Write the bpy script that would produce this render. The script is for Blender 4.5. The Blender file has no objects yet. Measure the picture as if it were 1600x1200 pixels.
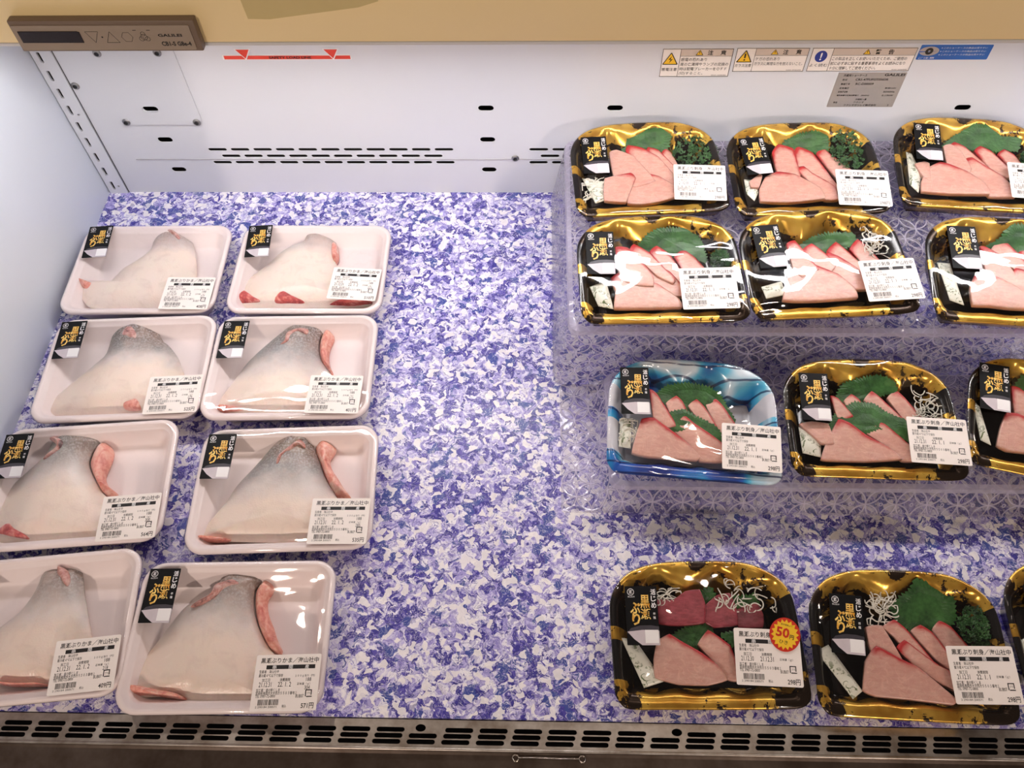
import bpy, bmesh, math, random
from mathutils import Matrix, Vector

# ------------------------------------------------------------------ camera, light, exposure
scene = bpy.context.scene
COL = scene.collection
scene.view_settings.view_transform = 'Standard'
scene.view_settings.look = 'None'
scene.view_settings.gamma = 1.0
scene.view_settings.use_curve_mapping = False
scene.view_settings.exposure = 0.0
scene.cycles.use_denoising = True
scene.cycles.transparent_max_bounces = 16
scene.cycles.max_bounces = 7
scene.cycles.diffuse_bounces = 4
scene.cycles.glossy_bounces = 3
scene.cycles.transmission_bounces = 4
scene.cycles.sample_clamp_indirect = 6.0

CAM_Z = 0.84
cam = bpy.data.cameras.new('camera')
cam.sensor_width = 36.0
cam.sensor_fit = 'HORIZONTAL'
cam.lens = 28.891
cam.clip_start = 0.01
cam_ob = bpy.data.objects.new('camera', cam)
COL.objects.link(cam_ob)
cam_ob.matrix_world = Matrix(((0.9996, -0.0073, 0.0255, 0.0), (0.0200, 0.8383, -0.5449, 0.0), (-0.0174, 0.5452, 0.8381, CAM_Z), (0, 0, 0, 1)))
scene.camera = cam_ob

world = bpy.data.worlds.new('shop_interior')
scene.world = world
world.use_nodes = True
world.node_tree.nodes['Background'].inputs[0].default_value = (1.0, 0.80, 0.70, 1)
world.node_tree.nodes['Background'].inputs[1].default_value = 0.10

LAMP_COLOR = (1.0, 0.955, 0.95)
LAMP_POWER = 47.0
def disk_light(x, y, z, power, color, size=0.09, aim=(0.1, 0.4, 0.0)):
    l = bpy.data.lights.new('shop_or_fill_lamp', 'AREA')
    l.shape = 'DISK'
    l.size = size
    l.energy = power
    l.color = color
    o = bpy.data.objects.new('shop_or_fill_lamp', l)
    COL.objects.link(o)
    o.location = (x, y, z)
    o.rotation_euler = (Vector(aim) - Vector((x, y, z))).to_track_quat('-Z', 'Y').to_euler()
WARM = (1.0, 0.825, 0.71)
for dx, dy, dz, dp in ((-0.9, 1.0, 2.35, 3.0), (0.10, 1.15, 2.35, 1.5), (0.75, 1.0, 2.35, 1.5), (0.45, 0.35, 2.35, 1.0), (-1.1, -2.2, 1.45, 27.0), (1.2, -2.3, 1.45, 24.0)):  # ceiling lamps, then two low fill lamps added to brighten the hood
    disk_light(dx, dy, dz, dp, WARM)

# ------------------------------------------------------------------ helpers
def tag(o, label, cat, group=None):
    o['label'] = label
    o['category'] = cat
    if group:
        o['group'] = group
    return o
def structure(o, label=None):
    o['kind'] = 'structure'
    if label:
        o['label'] = label
    return o
def thing(name, label, cat, loc=(0, 0, 0), rotz=0.0, group=None):
    o = bpy.data.objects.new(name, None)
    o.empty_display_size = 0.02
    COL.objects.link(o)
    o.location = loc
    o.rotation_euler = (0, 0, rotz)
    return tag(o, label, cat, group)
def link(name, me, parent=None, loc=(0, 0, 0), rot=(0, 0, 0)):
    o = bpy.data.objects.new(name, me)
    COL.objects.link(o)
    o.location = loc
    o.rotation_euler = rot
    if parent is not None:
        o.parent = parent
    return o
def mesh(name, verts, faces, mats, smooth=False, fmats=None):
    me = bpy.data.meshes.new(name)
    me.from_pydata([tuple(v) for v in verts], [], faces)
    if not isinstance(mats, (list, tuple)):
        mats = [mats]
    for m in mats:
        me.materials.append(m)
    if fmats:
        me.polygons.foreach_set('material_index', fmats)
    if smooth:
        me.polygons.foreach_set('use_smooth', [True] * len(me.polygons))
    me.validate()
    me.update()
    return me
def box_mesh(name, size, mat, bevel=0.0, seg=2, center=(0, 0, 0)):
    bm = bmesh.new()
    bmesh.ops.create_cube(bm, size=1.0)
    for v in bm.verts:
        v.co = Vector((v.co.x * size[0] + center[0], v.co.y * size[1] + center[1], v.co.z * size[2] + center[2]))
    if bevel > 0:
        bmesh.ops.bevel(bm, geom=bm.edges[:], offset=bevel, segments=seg, affect='EDGES', profile=0.5)
    me = bpy.data.meshes.new(name)
    bm.to_mesh(me)
    bm.free()
    me.materials.append(mat)
    if bevel > 0:
        me.polygons.foreach_set('use_smooth', [True] * len(me.polygons))
        try:
            me.set_sharp_from_angle(angle=math.radians(40))
        except Exception:
            pass
    return me
def rrect(w, d, r, n=8):
    """points of a rounded rectangle, counter-clockwise"""
    out = []
    for cx, cy, a0 in ((w / 2 - r, d / 2 - r, 0), (-w / 2 + r, d / 2 - r, 90), (-w / 2 + r, -d / 2 + r, 180), (w / 2 - r, -d / 2 + r, 270)):
        for i in range(n + 1):
            a = math.radians(a0 + 90 * i / n)
            out.append((cx + r * math.cos(a), cy + r * math.sin(a)))
    return out
def loft(rings, close_end=True, close_start=False):
    """faces joining rings of equal length"""
    n = len(rings[0])
    verts = [p for r in rings for p in r]
    faces = []
    for k in range(len(rings) - 1):
        for i in range(n):
            j = (i + 1) % n
            faces.append((k * n + i, k * n + j, (k + 1) * n + j, (k + 1) * n + i))
    if close_end:
        faces.append(tuple((len(rings) - 1) * n + i for i in range(n)))
    if close_start:
        faces.append(tuple(reversed(range(n))))
    return verts, faces
def plate(name, pts, thick, mat):
    """flat plate from a polygon, bottom at z 0"""
    v, f = loft([[(x, y, 0) for x, y in pts], [(x, y, thick) for x, y in pts]], True, True)
    return mesh(name, v, f, mat)
def perforated(name, outer, holes, thick, mat):
    """sheet in the XY plane with real holes, built from a filled 2D curve"""
    cu = bpy.data.curves.new(name, 'CURVE')
    cu.dimensions = '2D'
    cu.fill_mode = 'BOTH'
    cu.extrude = thick / 2
    for pts in [outer] + holes:
        sp = cu.splines.new('POLY')
        sp.points.add(len(pts) - 1)
        for p, q in zip(sp.points, pts):
            p.co = (q[0], q[1], 0, 1)
        sp.use_cyclic_u = True
    tmp = bpy.data.objects.new(name, cu)
    me = bpy.data.meshes.new_from_object(tmp)
    bpy.data.objects.remove(tmp)
    bpy.data.curves.remove(cu)
    me.name = name
    me.materials.clear()
    me.materials.append(mat)
    return me
def oblong(cx, cy, w, h, n=5):
    r = h / 2
    pts = []
    for i in range(n + 1):
        a = math.radians(-90 + 180 * i / n)
        pts.append((cx + w / 2 - r + r * math.cos(a), cy + r * math.sin(a)))
    for i in range(n + 1):
        a = math.radians(90 + 180 * i / n)
        pts.append((cx - w / 2 + r + r * math.cos(a), cy + r * math.sin(a)))
    return pts
def catmull(pts, n):
    out = []
    m = len(pts)
    for i in range(m):
        p0, p1, p2, p3 = (Vector(pts[(i + k) % m][:2]) for k in (-1, 0, 1, 2))
        for s in range(n):
            t = s / n
            out.append(0.5 * ((2 * p1) + (p2 - p0) * t + (2 * p0 - 5 * p1 + 4 * p2 - p3) * t * t + (3 * p1 - p0 - 3 * p2 + p3) * t ** 3))
    return out
def resample(pts, n):
    pts = [Vector(p) for p in pts]
    seg = [(pts[(i + 1) % len(pts)] - pts[i]).length for i in range(len(pts))]
    tot = sum(seg)
    out = []
    i = 0
    acc = 0.0
    for k in range(n):
        s = tot * k / n
        while acc + seg[i] < s:
            acc += seg[i]
            i += 1
        t = (s - acc) / seg[i] if seg[i] > 0 else 0
        out.append(pts[i].lerp(pts[(i + 1) % len(pts)], t))
    return out
def ccw(pts):
    a = sum(pts[i][0] * pts[(i + 1) % len(pts)][1] - pts[(i + 1) % len(pts)][0] * pts[i][1] for i in range(len(pts)))
    return pts if a > 0 else list(reversed(pts))
_TXT = {}
def glyphs(body, bold=0.0):
    key = (body, bold)
    if key not in _TXT:
        cu = bpy.data.curves.new('t', 'FONT')
        cu.body = body
        cu.size = 1.0
        cu.resolution_u = 2
        cu.offset = bold
        o = bpy.data.objects.new('t', cu)
        me = bpy.data.meshes.new_from_object(o)
        vs = [tuple(v.co) for v in me.vertices]
        fs = [tuple(p.vertices) for p in me.polygons]
        x0 = min((v[0] for v in vs), default=0)
        x1 = max((v[0] for v in vs), default=0)
        y0 = min((v[1] for v in vs), default=0)
        y1 = max((v[1] for v in vs), default=0)
        bpy.data.objects.remove(o)
        bpy.data.meshes.remove(me)
        bpy.data.curves.remove(cu)
        _TXT[key] = (vs, fs, x0, x1, y0, y1)
    return _TXT[key]
class Print:
    """flat print: lettering, bars and shapes collected into one mesh"""
    def __init__(self):
        self.v = []
        self.f = []
    def text(self, body, x0, x1, yc, h, bold=0.012):
        """letters fitted between x0 and x1, centred on yc, h high"""
        vs, fs, a, b, c, d = glyphs(body, bold)
        if b - a < 1e-6 or d - c < 1e-6:
            return self
        n = len(self.v)
        sx = (x1 - x0) / (b - a)
        sy = h / (d - c)
        self.v += [(x0 + (x - a) * sx, yc + (y - (c + d) / 2) * sy, 0.0) for x, y, z in vs]
        self.f += [tuple(i + n for i in f) for f in fs]
        return self
    def poly(self, pts):
        n = len(self.v)
        self.v += [(x, y, 0.0) for x, y in pts]
        self.f.append(tuple(range(n, n + len(pts))))
        return self
    def rect(self, x0, y0, x1, y1):
        return self.poly([(x0, y0), (x1, y0), (x1, y1), (x0, y1)])
    def frame(self, x0, y0, x1, y1, t):
        self.rect(x0, y0, x1, y0 + t).rect(x0, y1 - t, x1, y1)
        return self.rect(x0, y0 + t, x0 + t, y1 - t).rect(x1 - t, y0 + t, x1, y1 - t)
    def ring(self, cx, cy, r0, r1, n=20):
        for i in range(n):
            a, b = 2 * math.pi * i / n, 2 * math.pi * (i + 1) / n
            self.poly([(cx + r0 * math.cos(a), cy + r0 * math.sin(a)), (cx + r1 * math.cos(a), cy + r1 * math.sin(a)), (cx + r1 * math.cos(b), cy + r1 * math.sin(b)), (cx + r0 * math.cos(b), cy + r0 * math.sin(b))])
        return self
    def mesh(self, name, mat):
        return mesh(name, self.v, self.f, mat)

# ------------------------------------------------------------------ materials
class NT:
    def __init__(self, name):
        self.m = bpy.data.materials.new(name)
        self.m.use_nodes = True
        self.t = self.m.node_tree
        self.t.nodes.clear()
        self.out = self.n('ShaderNodeOutputMaterial')
    def n(self, kind, **kw):
        nd = self.t.nodes.new(kind)
        for k, v in kw.items():
            setattr(nd, k, v)
        return nd
    def l(self, a, b):
        self.t.links.new(a, b)
    def val(self, op, a, b=None, c=None, clamp=False):
        nd = self.n('ShaderNodeMath', operation=op, use_clamp=clamp)
        for i, x in enumerate((a, b, c)):
            if x is None:
                continue
            if isinstance(x, (int, float)):
                nd.inputs[i].default_value = x
            else:
                self.l(x, nd.inputs[i])
        return nd.outputs[0]
    def noise(self, vec, scale, detail=2.0, rough=0.5, dist=0.0):
        nd = self.n('ShaderNodeTexNoise')
        nd.inputs['Scale'].default_value = scale
        nd.inputs['Detail'].default_value = detail
        nd.inputs['Roughness'].default_value = rough
        nd.inputs['Distortion'].default_value = dist
        if vec is not None:
            self.l(vec, nd.inputs['Vector'])
        return nd
    def ramp(self, fac, stops, interp='LINEAR'):
        nd = self.n('ShaderNodeValToRGB')
        cr = nd.color_ramp
        cr.interpolation = interp
        while len(cr.elements) < len(stops):
            cr.elements.new(0.5)
        for e, (p, c) in zip(cr.elements, stops):
            e.position = p
            e.color = (*c, 1)
        self.l(fac, nd.inputs[0])
        return nd.outputs[0]
    def mix(self, fac, a, b):
        nd = self.n('ShaderNodeMix', data_type='RGBA')
        for sock, x in ((nd.inputs[0], fac), (nd.inputs[6], a), (nd.inputs[7], b)):
            if isinstance(x, (int, float)):
                sock.default_value = x
            elif isinstance(x, tuple):
                sock.default_value = (*x, 1)
            else:
                self.l(x, sock)
        return nd.outputs[2]
    def pbr(self, color=None, rough=0.5, metal=0.0, spec=0.5, normal=None, coat=0.0, sss=0.0, trans=0.0):
        p = self.n('ShaderNodeBsdfPrincipled')
        if isinstance(color, tuple):
            p.inputs['Base Color'].default_value = (*color, 1)
        elif color is not None:
            self.l(color, p.inputs['Base Color'])
        if isinstance(rough, (int, float)):
            p.inputs['Roughness'].default_value = rough
        else:
            self.l(rough, p.inputs['Roughness'])
        p.inputs['Metallic'].default_value = metal
        p.inputs['Specular IOR Level'].default_value = spec
        p.inputs['Coat Weight'].default_value = coat
        if sss:
            p.inputs['Subsurface Weight'].default_value = sss
            p.inputs['Subsurface Scale'].default_value = 0.004
        if normal is not None:
            self.l(normal, p.inputs['Normal'])
        self.l(p.outputs[0], self.out.inputs[0])
        return p
    def bump(self, height, strength=0.3, dist=0.001):
        b = self.n('ShaderNodeBump')
        b.inputs['Strength'].default_value = strength
        b.inputs['Distance'].default_value = dist
        self.l(height, b.inputs['Height'])
        return b.outputs[0]
    def schlick(self, f0, normal=None):
        """two-sided thin-sheet reflectance"""
        g = self.n('ShaderNodeNewGeometry')
        d = self.n('ShaderNodeVectorMath', operation='DOT_PRODUCT')
        self.l(normal if normal is not None else g.outputs['Normal'], d.inputs[0])
        self.l(g.outputs['Incoming'], d.inputs[1])
        c = self.val('SUBTRACT', 1.0, self.val('ABSOLUTE', d.outputs['Value']), clamp=True)
        return self.val('MULTIPLY_ADD', self.val('POWER', c, 5.0), 1.0 - f0, f0, clamp=True)
    def obj(self):
        return self.n('ShaderNodeTexCoord').outputs['Object']
def srgb(r, g, b):
    f = lambda c: c / 12.92 if c <= 0.04045 else ((c + 0.055) / 1.055) ** 2.4
    return (f(r / 255), f(g / 255), f(b / 255))
def simple(name, col, rough=0.5, metal=0.0, spec=0.5, coat=0.0, grain=0.04, gscale=60.0):
    k = NT(name)
    nz = k.noise(k.obj(), gscale, 3.0)
    c = k.mix(nz.outputs[0], tuple(max(0.0, x * (1 - grain)) for x in col), tuple(min(1.0, x * (1 + grain)) for x in col))
    k.pbr(c, rough, metal, spec, None, coat)
    return k.m
M = {}
M['foam'] = simple('white_foam', srgb(245, 231, 229), 0.42, grain=0.015, gscale=200)
M['wall'] = simple('white_enamel_steel', srgb(216, 219, 226), 0.28, spec=0.5, grain=0.02, gscale=9)
M['wall_side'] = simple('white_side_panel', srgb(232, 239, 248), 0.35, grain=0.02, gscale=6)
M['dark_gap'] = simple('dark_cavity', (0.004, 0.004, 0.005), 0.8)  # near-black colour stands in for the shade behind the slots
M['dark_seam'] = simple('dark_seam', srgb(70, 72, 76), 0.6)
M['steel'] = simple('screw_steel', srgb(150, 150, 150), 0.3, 1.0, gscale=300)
M['screw_recess'] = simple('screw_recess', srgb(40, 40, 42), 0.5, 0.5)
M['beige'] = simple('beige_enamel', srgb(240, 216, 160), 0.30, spec=0.4, grain=0.02, gscale=7)
M['seam'] = simple('seam_grey', srgb(176, 174, 182), 0.4)
M['lip'] = simple('hood_lip_grey', srgb(205, 203, 200), 0.3)
M['panel'] = simple('taupe_plastic', srgb(150, 134, 116), 0.38, grain=0.05)
M['panel_dark'] = simple('taupe_plastic_edge', srgb(116, 98, 82), 0.45, grain=0.05)
M['display'] = simple('dark_display', (0.012, 0.006, 0.008), 0.12)
M['ink'] = simple('black_ink', (0.012, 0.010, 0.010), 0.55)
M['grey_ink'] = simple('grey_ink', srgb(70, 66, 64), 0.55)
M['paper'] = simple('label_paper', srgb(246, 238, 232), 0.45, grain=0.01)
M['black_card'] = simple('black_gloss_card', (0.006, 0.006, 0.007), 0.5, spec=0.15)
M['white_ink'] = simple('white_ink', srgb(240, 238, 238), 0.45)
M['silver_fish'] = simple('printed_fish_silver', srgb(202, 192, 198), 0.4, grain=0.12, gscale=120)
M['grey_fish'] = simple('printed_fish_back', srgb(58, 54, 62), 0.4, grain=0.4, gscale=220)
M['red'] = simple('sticker_red', srgb(214, 62, 44), 0.4)
M['burst_red'] = simple('discount_red', srgb(196, 40, 22), 0.35)
M['burst_yellow'] = simple('discount_yellow', srgb(240, 192, 40), 0.35)
M['yellow'] = simple('warning_yellow', srgb(244, 196, 52), 0.4)
M['blue'] = simple('sticker_blue', srgb(28, 92, 176), 0.35)
M['navy'] = simple('mandatory_blue', srgb(36, 52, 140), 0.4)
M['tan_head'] = simple('label_header_tan', srgb(214, 198, 186), 0.45)
M['plate'] = simple('silver_foil_plate', srgb(176, 170, 166), 0.35, 0.25)
M['olive'] = simple('olive_plastic_card', srgb(204, 184, 128), 0.35)
M['sachet_ink'] = simple('sachet_green_ink', srgb(120, 140, 96), 0.5, grain=0.3, gscale=500)
def sachet_mat():
    k = NT('wasabi_sachet_print')
    co = k.obj()
    n1 = k.noise(co, 170, 2.0, 0.6, 1.5)
    n2 = k.noise(co, 45, 1.0)
    m = k.val('MULTIPLY', k.ramp(n1.outputs[0], [(0.54, (0, 0, 0)), (0.58, (1, 1, 1))]), k.ramp(n2.outputs[0], [(0.42, (0, 0, 0)), (0.55, (1, 1, 1))]))
    k.pbr(k.mix(m, srgb(228, 228, 214), srgb(96, 112, 72)), 0.28)
    return k.m
M['sachet'] = sachet_mat()
M['daikon'] = simple('daikon_white', srgb(232, 228, 216), 0.3, spec=0.5)
M['flesh'] = None
def gold_ink():
    k = NT('gold_ink')
    nz = k.noise(k.obj(), 160, 3.0, 0.6)
    c = k.ramp(nz.outputs[0], [(0.38, srgb(214, 150, 40)), (0.62, srgb(255, 226, 130))])
    k.pbr(c, 0.4)
    return k.m
M['gold_ink'] = gold_ink()

def deck_mat():
    """printed liner: torn flakes of indigo, lavender and white"""
    k = NT('printed_deck_liner')
    co = k.obj()
    def warp(vec, nz, amt):
        s = k.n('ShaderNodeVectorMath', operation='SUBTRACT')
        k.l(nz.outputs['Color'], s.inputs[0])
        s.inputs[1].default_value = (0.5, 0.5, 0.5)
        m = k.n('ShaderNodeVectorMath', operation='SCALE')
        k.l(s.outputs[0], m.inputs[0])
        m.inputs['Scale'].default_value = amt
        a = k.n('ShaderNodeVectorMath', operation='ADD')
        k.l(vec, a.inputs[0])
        k.l(m.outputs[0], a.inputs[1])
        return a.outputs[0]
    def shift(vec, v3):
        a = k.n('ShaderNodeVectorMath', operation='ADD')
        k.l(vec, a.inputs[0])
        a.inputs[1].default_value = v3
        return a.outputs[0]
    p = warp(co, k.noise(co, 84, 2.0, 0.5), 0.015)
    def cells(vec, scale):
        v = k.n('ShaderNodeTexVoronoi', voronoi_dimensions='2D', feature='F1')
        v.inputs['Scale'].default_value = scale
        k.l(vec, v.inputs['Vector'])
        s = k.n('ShaderNodeSeparateColor')
        k.l(v.outputs['Color'], s.inputs[0])
        return s.outputs[0], s.outputs[1], s.outputs[2]
    a, a2, a3 = cells(p, 88)
    b, b2, b3 = cells(shift(p, (0.37, 0.11, 0)), 170)
    c, c2, c3 = cells(shift(p, (0.71, 0.53, 0)), 350)
    col = k.ramp(k.val('MULTIPLY_ADD', b, 0.6, k.val('MULTIPLY', c, 0.4)), [(0.18, srgb(160, 150, 214)), (0.38, srgb(200, 193, 234)), (0.54, srgb(232, 229, 246)), (0.72, srgb(246, 244, 250))])
    mid = k.noise(shift(p, (0.2, 0.9, 0)), 92, 3.0, 0.55, 1.6)
    mm = k.ramp(mid.outputs[0], [(0.515, (0, 0, 0)), (0.545, (1, 1, 1))])
    col = k.mix(k.val('MULTIPLY', mm, k.val('MULTIPLY_ADD', c2, 0.7, 0.25)), col, srgb(122, 112, 192))
    dk = k.val('MULTIPLY_ADD', a, 0.16, k.val('MULTIPLY_ADD', b2, 0.13, k.val('MULTIPLY_ADD', k.noise(shift(p, (0.5, 0.3, 0)), 70, 3.0, 0.6, 1.2).outputs[0], 0.75, 0.0)))
    dm = k.ramp(dk, [(0.534, (0, 0, 0)), (0.549, (1, 1, 1))])
    dcol = k.ramp(c, [(0.0, srgb(50, 46, 130)), (0.6, srgb(68, 60, 154)), (0.95, srgb(108, 98, 186))])
    dcol = k.mix(k.ramp(a3, [(0.70, (0, 0, 0)), (0.72, (0.75, 0.75, 0.75))]), dcol, srgb(62, 84, 156))
    col = k.mix(dm, col, dcol)
    st = k.noise(shift(p, (0.9, 0.7, 0)), 120, 2.0, 0.5, 2.2)
    sm = k.val('SUBTRACT', 1.0, k.val('DIVIDE', k.val('ABSOLUTE', k.val('SUBTRACT', st.outputs[0], 0.5)), 0.022), clamp=True)
    col = k.mix(k.val('MULTIPLY', sm, 0.85), col, srgb(72, 64, 146))
    ws = k.noise(shift(p, (0.15, 0.45, 0)), 105, 2.0, 0.5, 2.6)
    wm = k.val('SUBTRACT', 1.0, k.val('DIVIDE', k.val('ABSOLUTE', k.val('SUBTRACT', ws.outputs[0], 0.52)), 0.020), clamp=True)
    col = k.mix(k.val('MULTIPLY', wm, 0.8), col, srgb(244, 242, 250))
    chip = k.ramp(b3, [(0.84, (0, 0, 0)), (0.86, (1, 1, 1))])
    col = k.mix(k.val('MULTIPLY', chip, 0.85), col, srgb(248, 244, 244))
    k.pbr(col, 0.30, spec=0.35)
    return k.m
M['deck'] = deck_mat()

def film_mat(name, bump_scale, strength, rough=0.04, haze=0.0):
    """clear stretch film"""
    k = NT(name)
    co = k.obj()
    mp = k.n('ShaderNodeMapping')
    mp.inputs['Scale'].default_value = (1.0, 2.3, 1.0)
    mp.inputs['Rotation'].default_value = (0, 0, 0.5)
    k.l(co, mp.inputs[0])
    n1 = k.noise(mp.outputs[0], bump_scale, 1.5, 0.4, 0.8)
    nrm = k.bump(n1.outputs[0], strength, 0.004)
    g = k.n('ShaderNodeBsdfGlossy')
    g.inputs['Roughness'].default_value = rough
    k.l(nrm, g.inputs['Normal'])
    tr = k.n('ShaderNodeBsdfTransparent')
    mx = k.n('ShaderNodeMixShader')
    k.l(k.val('ADD', k.schlick(0.05, nrm), haze), mx.inputs[0])
    k.l(tr.outputs[0], mx.inputs[1])
    k.l(g.outputs[0], mx.inputs[2])
    k.l(mx.outputs[0], k.out.inputs[0])
    return k.m
M['film'] = film_mat('stretch_film_flat', 9, 0.30)
M['film2'] = film_mat('stretch_film_wrinkled', 11, 0.50)

def riser_mat(name='embossed_clear_sheet', line_w=0.66, base_w=0.15):
    """clear embossed sheet with interlocking circles"""
    k = NT(name)
    co = k.n('ShaderNodeUVMap').outputs[0]
    r = 0.0165
    def lattice(off):
        ad = k.n('ShaderNodeVectorMath', operation='ADD')
        k.l(co, ad.inputs[0])
        ad.inputs[1].default_value = (off + 40 * r, off + 40 * r, 0)
        mo = k.n('ShaderNodeVectorMath', operation='MODULO')
        k.l(ad.outputs[0], mo.inputs[0])
        mo.inputs[1].default_value = (2 * r, 2 * r, 1)
        sb = k.n('ShaderNodeVectorMath', operation='SUBTRACT')
        k.l(mo.outputs[0], sb.inputs[0])
        sb.inputs[1].default_value = (r, r, 0)
        ml = k.n('ShaderNodeVectorMath', operation='MULTIPLY')
        k.l(sb.outputs[0], ml.inputs[0])
        ml.inputs[1].default_value = (1, 1, 0)
        ln = k.n('ShaderNodeVectorMath', operation='LENGTH')
        k.l(ml.outputs[0], ln.inputs[0])
        return ln.outputs['Value']
    d1, d2 = lattice(0.0), lattice(r)
    e = k.val('MINIMUM', k.val('ABSOLUTE', k.val('SUBTRACT', d1, r * 0.985)), k.val('ABSOLUTE', k.val('SUBTRACT', d2, r * 0.985)))
    line = k.val('SUBTRACT', 1.0, k.val('DIVIDE', e, 0.0014), clamp=True)
    dot = k.val('SUBTRACT', 1.0, k.val('DIVIDE', k.val('ABSOLUTE', k.val('SUBTRACT', k.val('MINIMUM', d1, d2), 0.0016)), 0.0010), clamp=True)
    line = k.val('MAXIMUM', line, dot)
    df = k.n('ShaderNodeBsdfDiffuse')
    df.inputs[0].default_value = (*srgb(226, 220, 238), 1)
    tl = k.n('ShaderNodeBsdfTranslucent')
    tl.inputs[0].default_value = (*srgb(226, 220, 238), 1)
    milk = k.n('ShaderNodeMixShader')
    milk.inputs[0].default_value = 0.4
    k.l(df.outputs[0], milk.inputs[1])
    k.l(tl.outputs[0], milk.inputs[2])
    tr = k.n('ShaderNodeBsdfTransparent')
    tr.inputs[0].default_value = (0.93, 0.93, 0.96, 1)
    m1 = k.n('ShaderNodeMixShader')
    k.l(k.val('MULTIPLY_ADD', line, line_w, base_w), m1.inputs[0])
    k.l(tr.outputs[0], m1.inputs[1])
    k.l(milk.outputs[0], m1.inputs[2])
    g = k.n('ShaderNodeBsdfGlossy')
    g.inputs['Roughness'].default_value = 0.12
    k.l(k.bump(line, 0.4, 0.0006), g.inputs['Normal'])
    m2 = k.n('ShaderNodeMixShader')
    k.l(k.schlick(0.045), m2.inputs[0])
    k.l(m1.outputs[0], m2.inputs[1])
    k.l(g.outputs[0], m2.inputs[2])
    k.l(m2.outputs[0], k.out.inputs[0])
    return k.m
M['riser'] = riser_mat()
M['edge_highlight'] = riser_mat('sheet_edge_highlight', 0.1, 0.62)  # milkier colour paints a bright highlight along the bent edges

def fish_mat(name, y0, y1, top, mid=srgb(146, 142, 140), belly=srgb(240, 222, 208)):
    """skin: cream belly turning silver and then dark towards the back of the fish"""
    k = NT(name)
    co = k.obj()
    sp = k.n('ShaderNodeSeparateXYZ')
    k.l(co, sp.inputs[0])
    nz = k.noise(co, 38, 3.0, 0.55)
    y = k.val('MULTIPLY_ADD', nz.outputs[0], 0.03, sp.outputs[1])
    t = k.val('DIVIDE', k.val('SUBTRACT', y, y0 + 0.015), (y1 - y0), clamp=True)
    col = k.ramp(t, [(0.0, belly), (0.20, srgb(222, 210, 204)), (0.46, mid), (0.80, top), (1.0, tuple(x * 0.6 for x in top))])
    blush = k.noise(co, 22, 2.0)
    col = k.mix(k.val('MULTIPLY', k.val('SUBTRACT', blush.outputs[0], 0.52, clamp=True), 0.9), col, srgb(236, 190, 172))
    sc = k.n('ShaderNodeTexVoronoi')
    sc.inputs['Scale'].default_value = 520
    k.l(co, sc.inputs['Vector'])
    spk = k.noise(co, 420, 2.0, 0.6)
    col = k.mix(k.val('MULTIPLY', t, k.ramp(spk.outputs[0], [(0.46, (0, 0, 0)), (0.62, (0.55, 0.55, 0.55))])), col, srgb(212, 210, 210))
    crease = k.noise(co, 110, 3.0, 0.6, 1.0)
    hgt = k.val('MULTIPLY_ADD', crease.outputs[0], 0.9, k.val('MULTIPLY', sc.outputs['Distance'], 0.5))
    vein = k.noise(co, 60, 3.0, 0.6, 0.8)
    col = k.mix(k.ramp(vein.outputs[0], [(0.50, (0, 0, 0)), (0.72, (0.30, 0.30, 0.30))]), col, srgb(206, 182, 170))
    k.pbr(col, 0.30, spec=0.5, normal=k.bump(hgt, 0.28, 0.0010), sss=0.15)
    return k.m
def flesh_mat(name, c0, c1, c2, rough=0.3):
    k = NT(name)
    co = k.obj()
    n1 = k.noise(co, 70, 4.0, 0.6, 1.0)
    n2 = k.noise(co, 260, 2.0, 0.6)
    t = k.val('MULTIPLY_ADD', n2.outputs[0], 0.3, k.val('MULTIPLY', n1.outputs[0], 0.7))
    col = k.ramp(t, [(0.34, c0), (0.5, c1), (0.66, c2)])
    k.pbr(col, rough, spec=0.5, normal=k.bump(n1.outputs[0], 0.4, 0.002), sss=0.2)
    return k.m
M['flesh'] = flesh_mat('pink_cut_flesh', srgb(202, 108, 98), srgb(232, 162, 146), srgb(244, 206, 192))
M['gill'] = flesh_mat('gill_opening', srgb(88, 54, 54), srgb(196, 140, 132), srgb(226, 196, 188))
M['dark_meat'] = flesh_mat('dark_red_flesh', srgb(140, 38, 44), srgb(198, 84, 80), srgb(232, 168, 154))

def slice_mat(name, pale, mid, red):
    k = NT(name)
    co = k.obj()
    at = k.n('ShaderNodeAttribute', attribute_name='rind')
    mp = k.n('ShaderNodeMapping')
    mp.inputs['Rotation'].default_value = (0, 0, 0.9)
    mp.inputs['Scale'].default_value = (1, 3.0, 1)
    k.l(co, mp.inputs[0])
    n1 = k.noise(mp.outputs[0], 120, 3.0, 0.55)
    col = k.ramp(n1.outputs[0], [(0.35, mid), (0.65, pale)])
    vein = k.noise(co, 75, 2.0, 0.5, 1.4)
    vm = k.val('SUBTRACT', 1.0, k.val('DIVIDE', k.val('ABSOLUTE', k.val('SUBTRACT', vein.outputs[0], 0.5)), 0.035), clamp=True)
    col = k.mix(k.val('MULTIPLY', vm, 0.30), col, tuple(min(1.0, c * 1.35) for c in pale))
    big = k.noise(co, 34, 2.0)
    col = k.mix(k.ramp(big.outputs[0], [(0.48, (0, 0, 0)), (0.68, (0.45, 0.45, 0.45))]), col, tuple(c * f for c, f in zip(mid, (0.93, 0.80, 0.78))))
    nz = k.noise(co, 150, 2.0)
    rr = k.val('MULTIPLY_ADD', nz.outputs[0], 0.5, k.val('SUBTRACT', at.outputs['Fac'], 0.25))
    rr = k.ramp(rr, [(0.30, (0, 0, 0)), (0.80, (1, 1, 1))])
    col = k.mix(rr, col, red)
    k.pbr(col, 0.28, spec=0.5, normal=k.bump(n1.outputs[0], 0.15, 0.001), sss=0.2)
    return k.m
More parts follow.
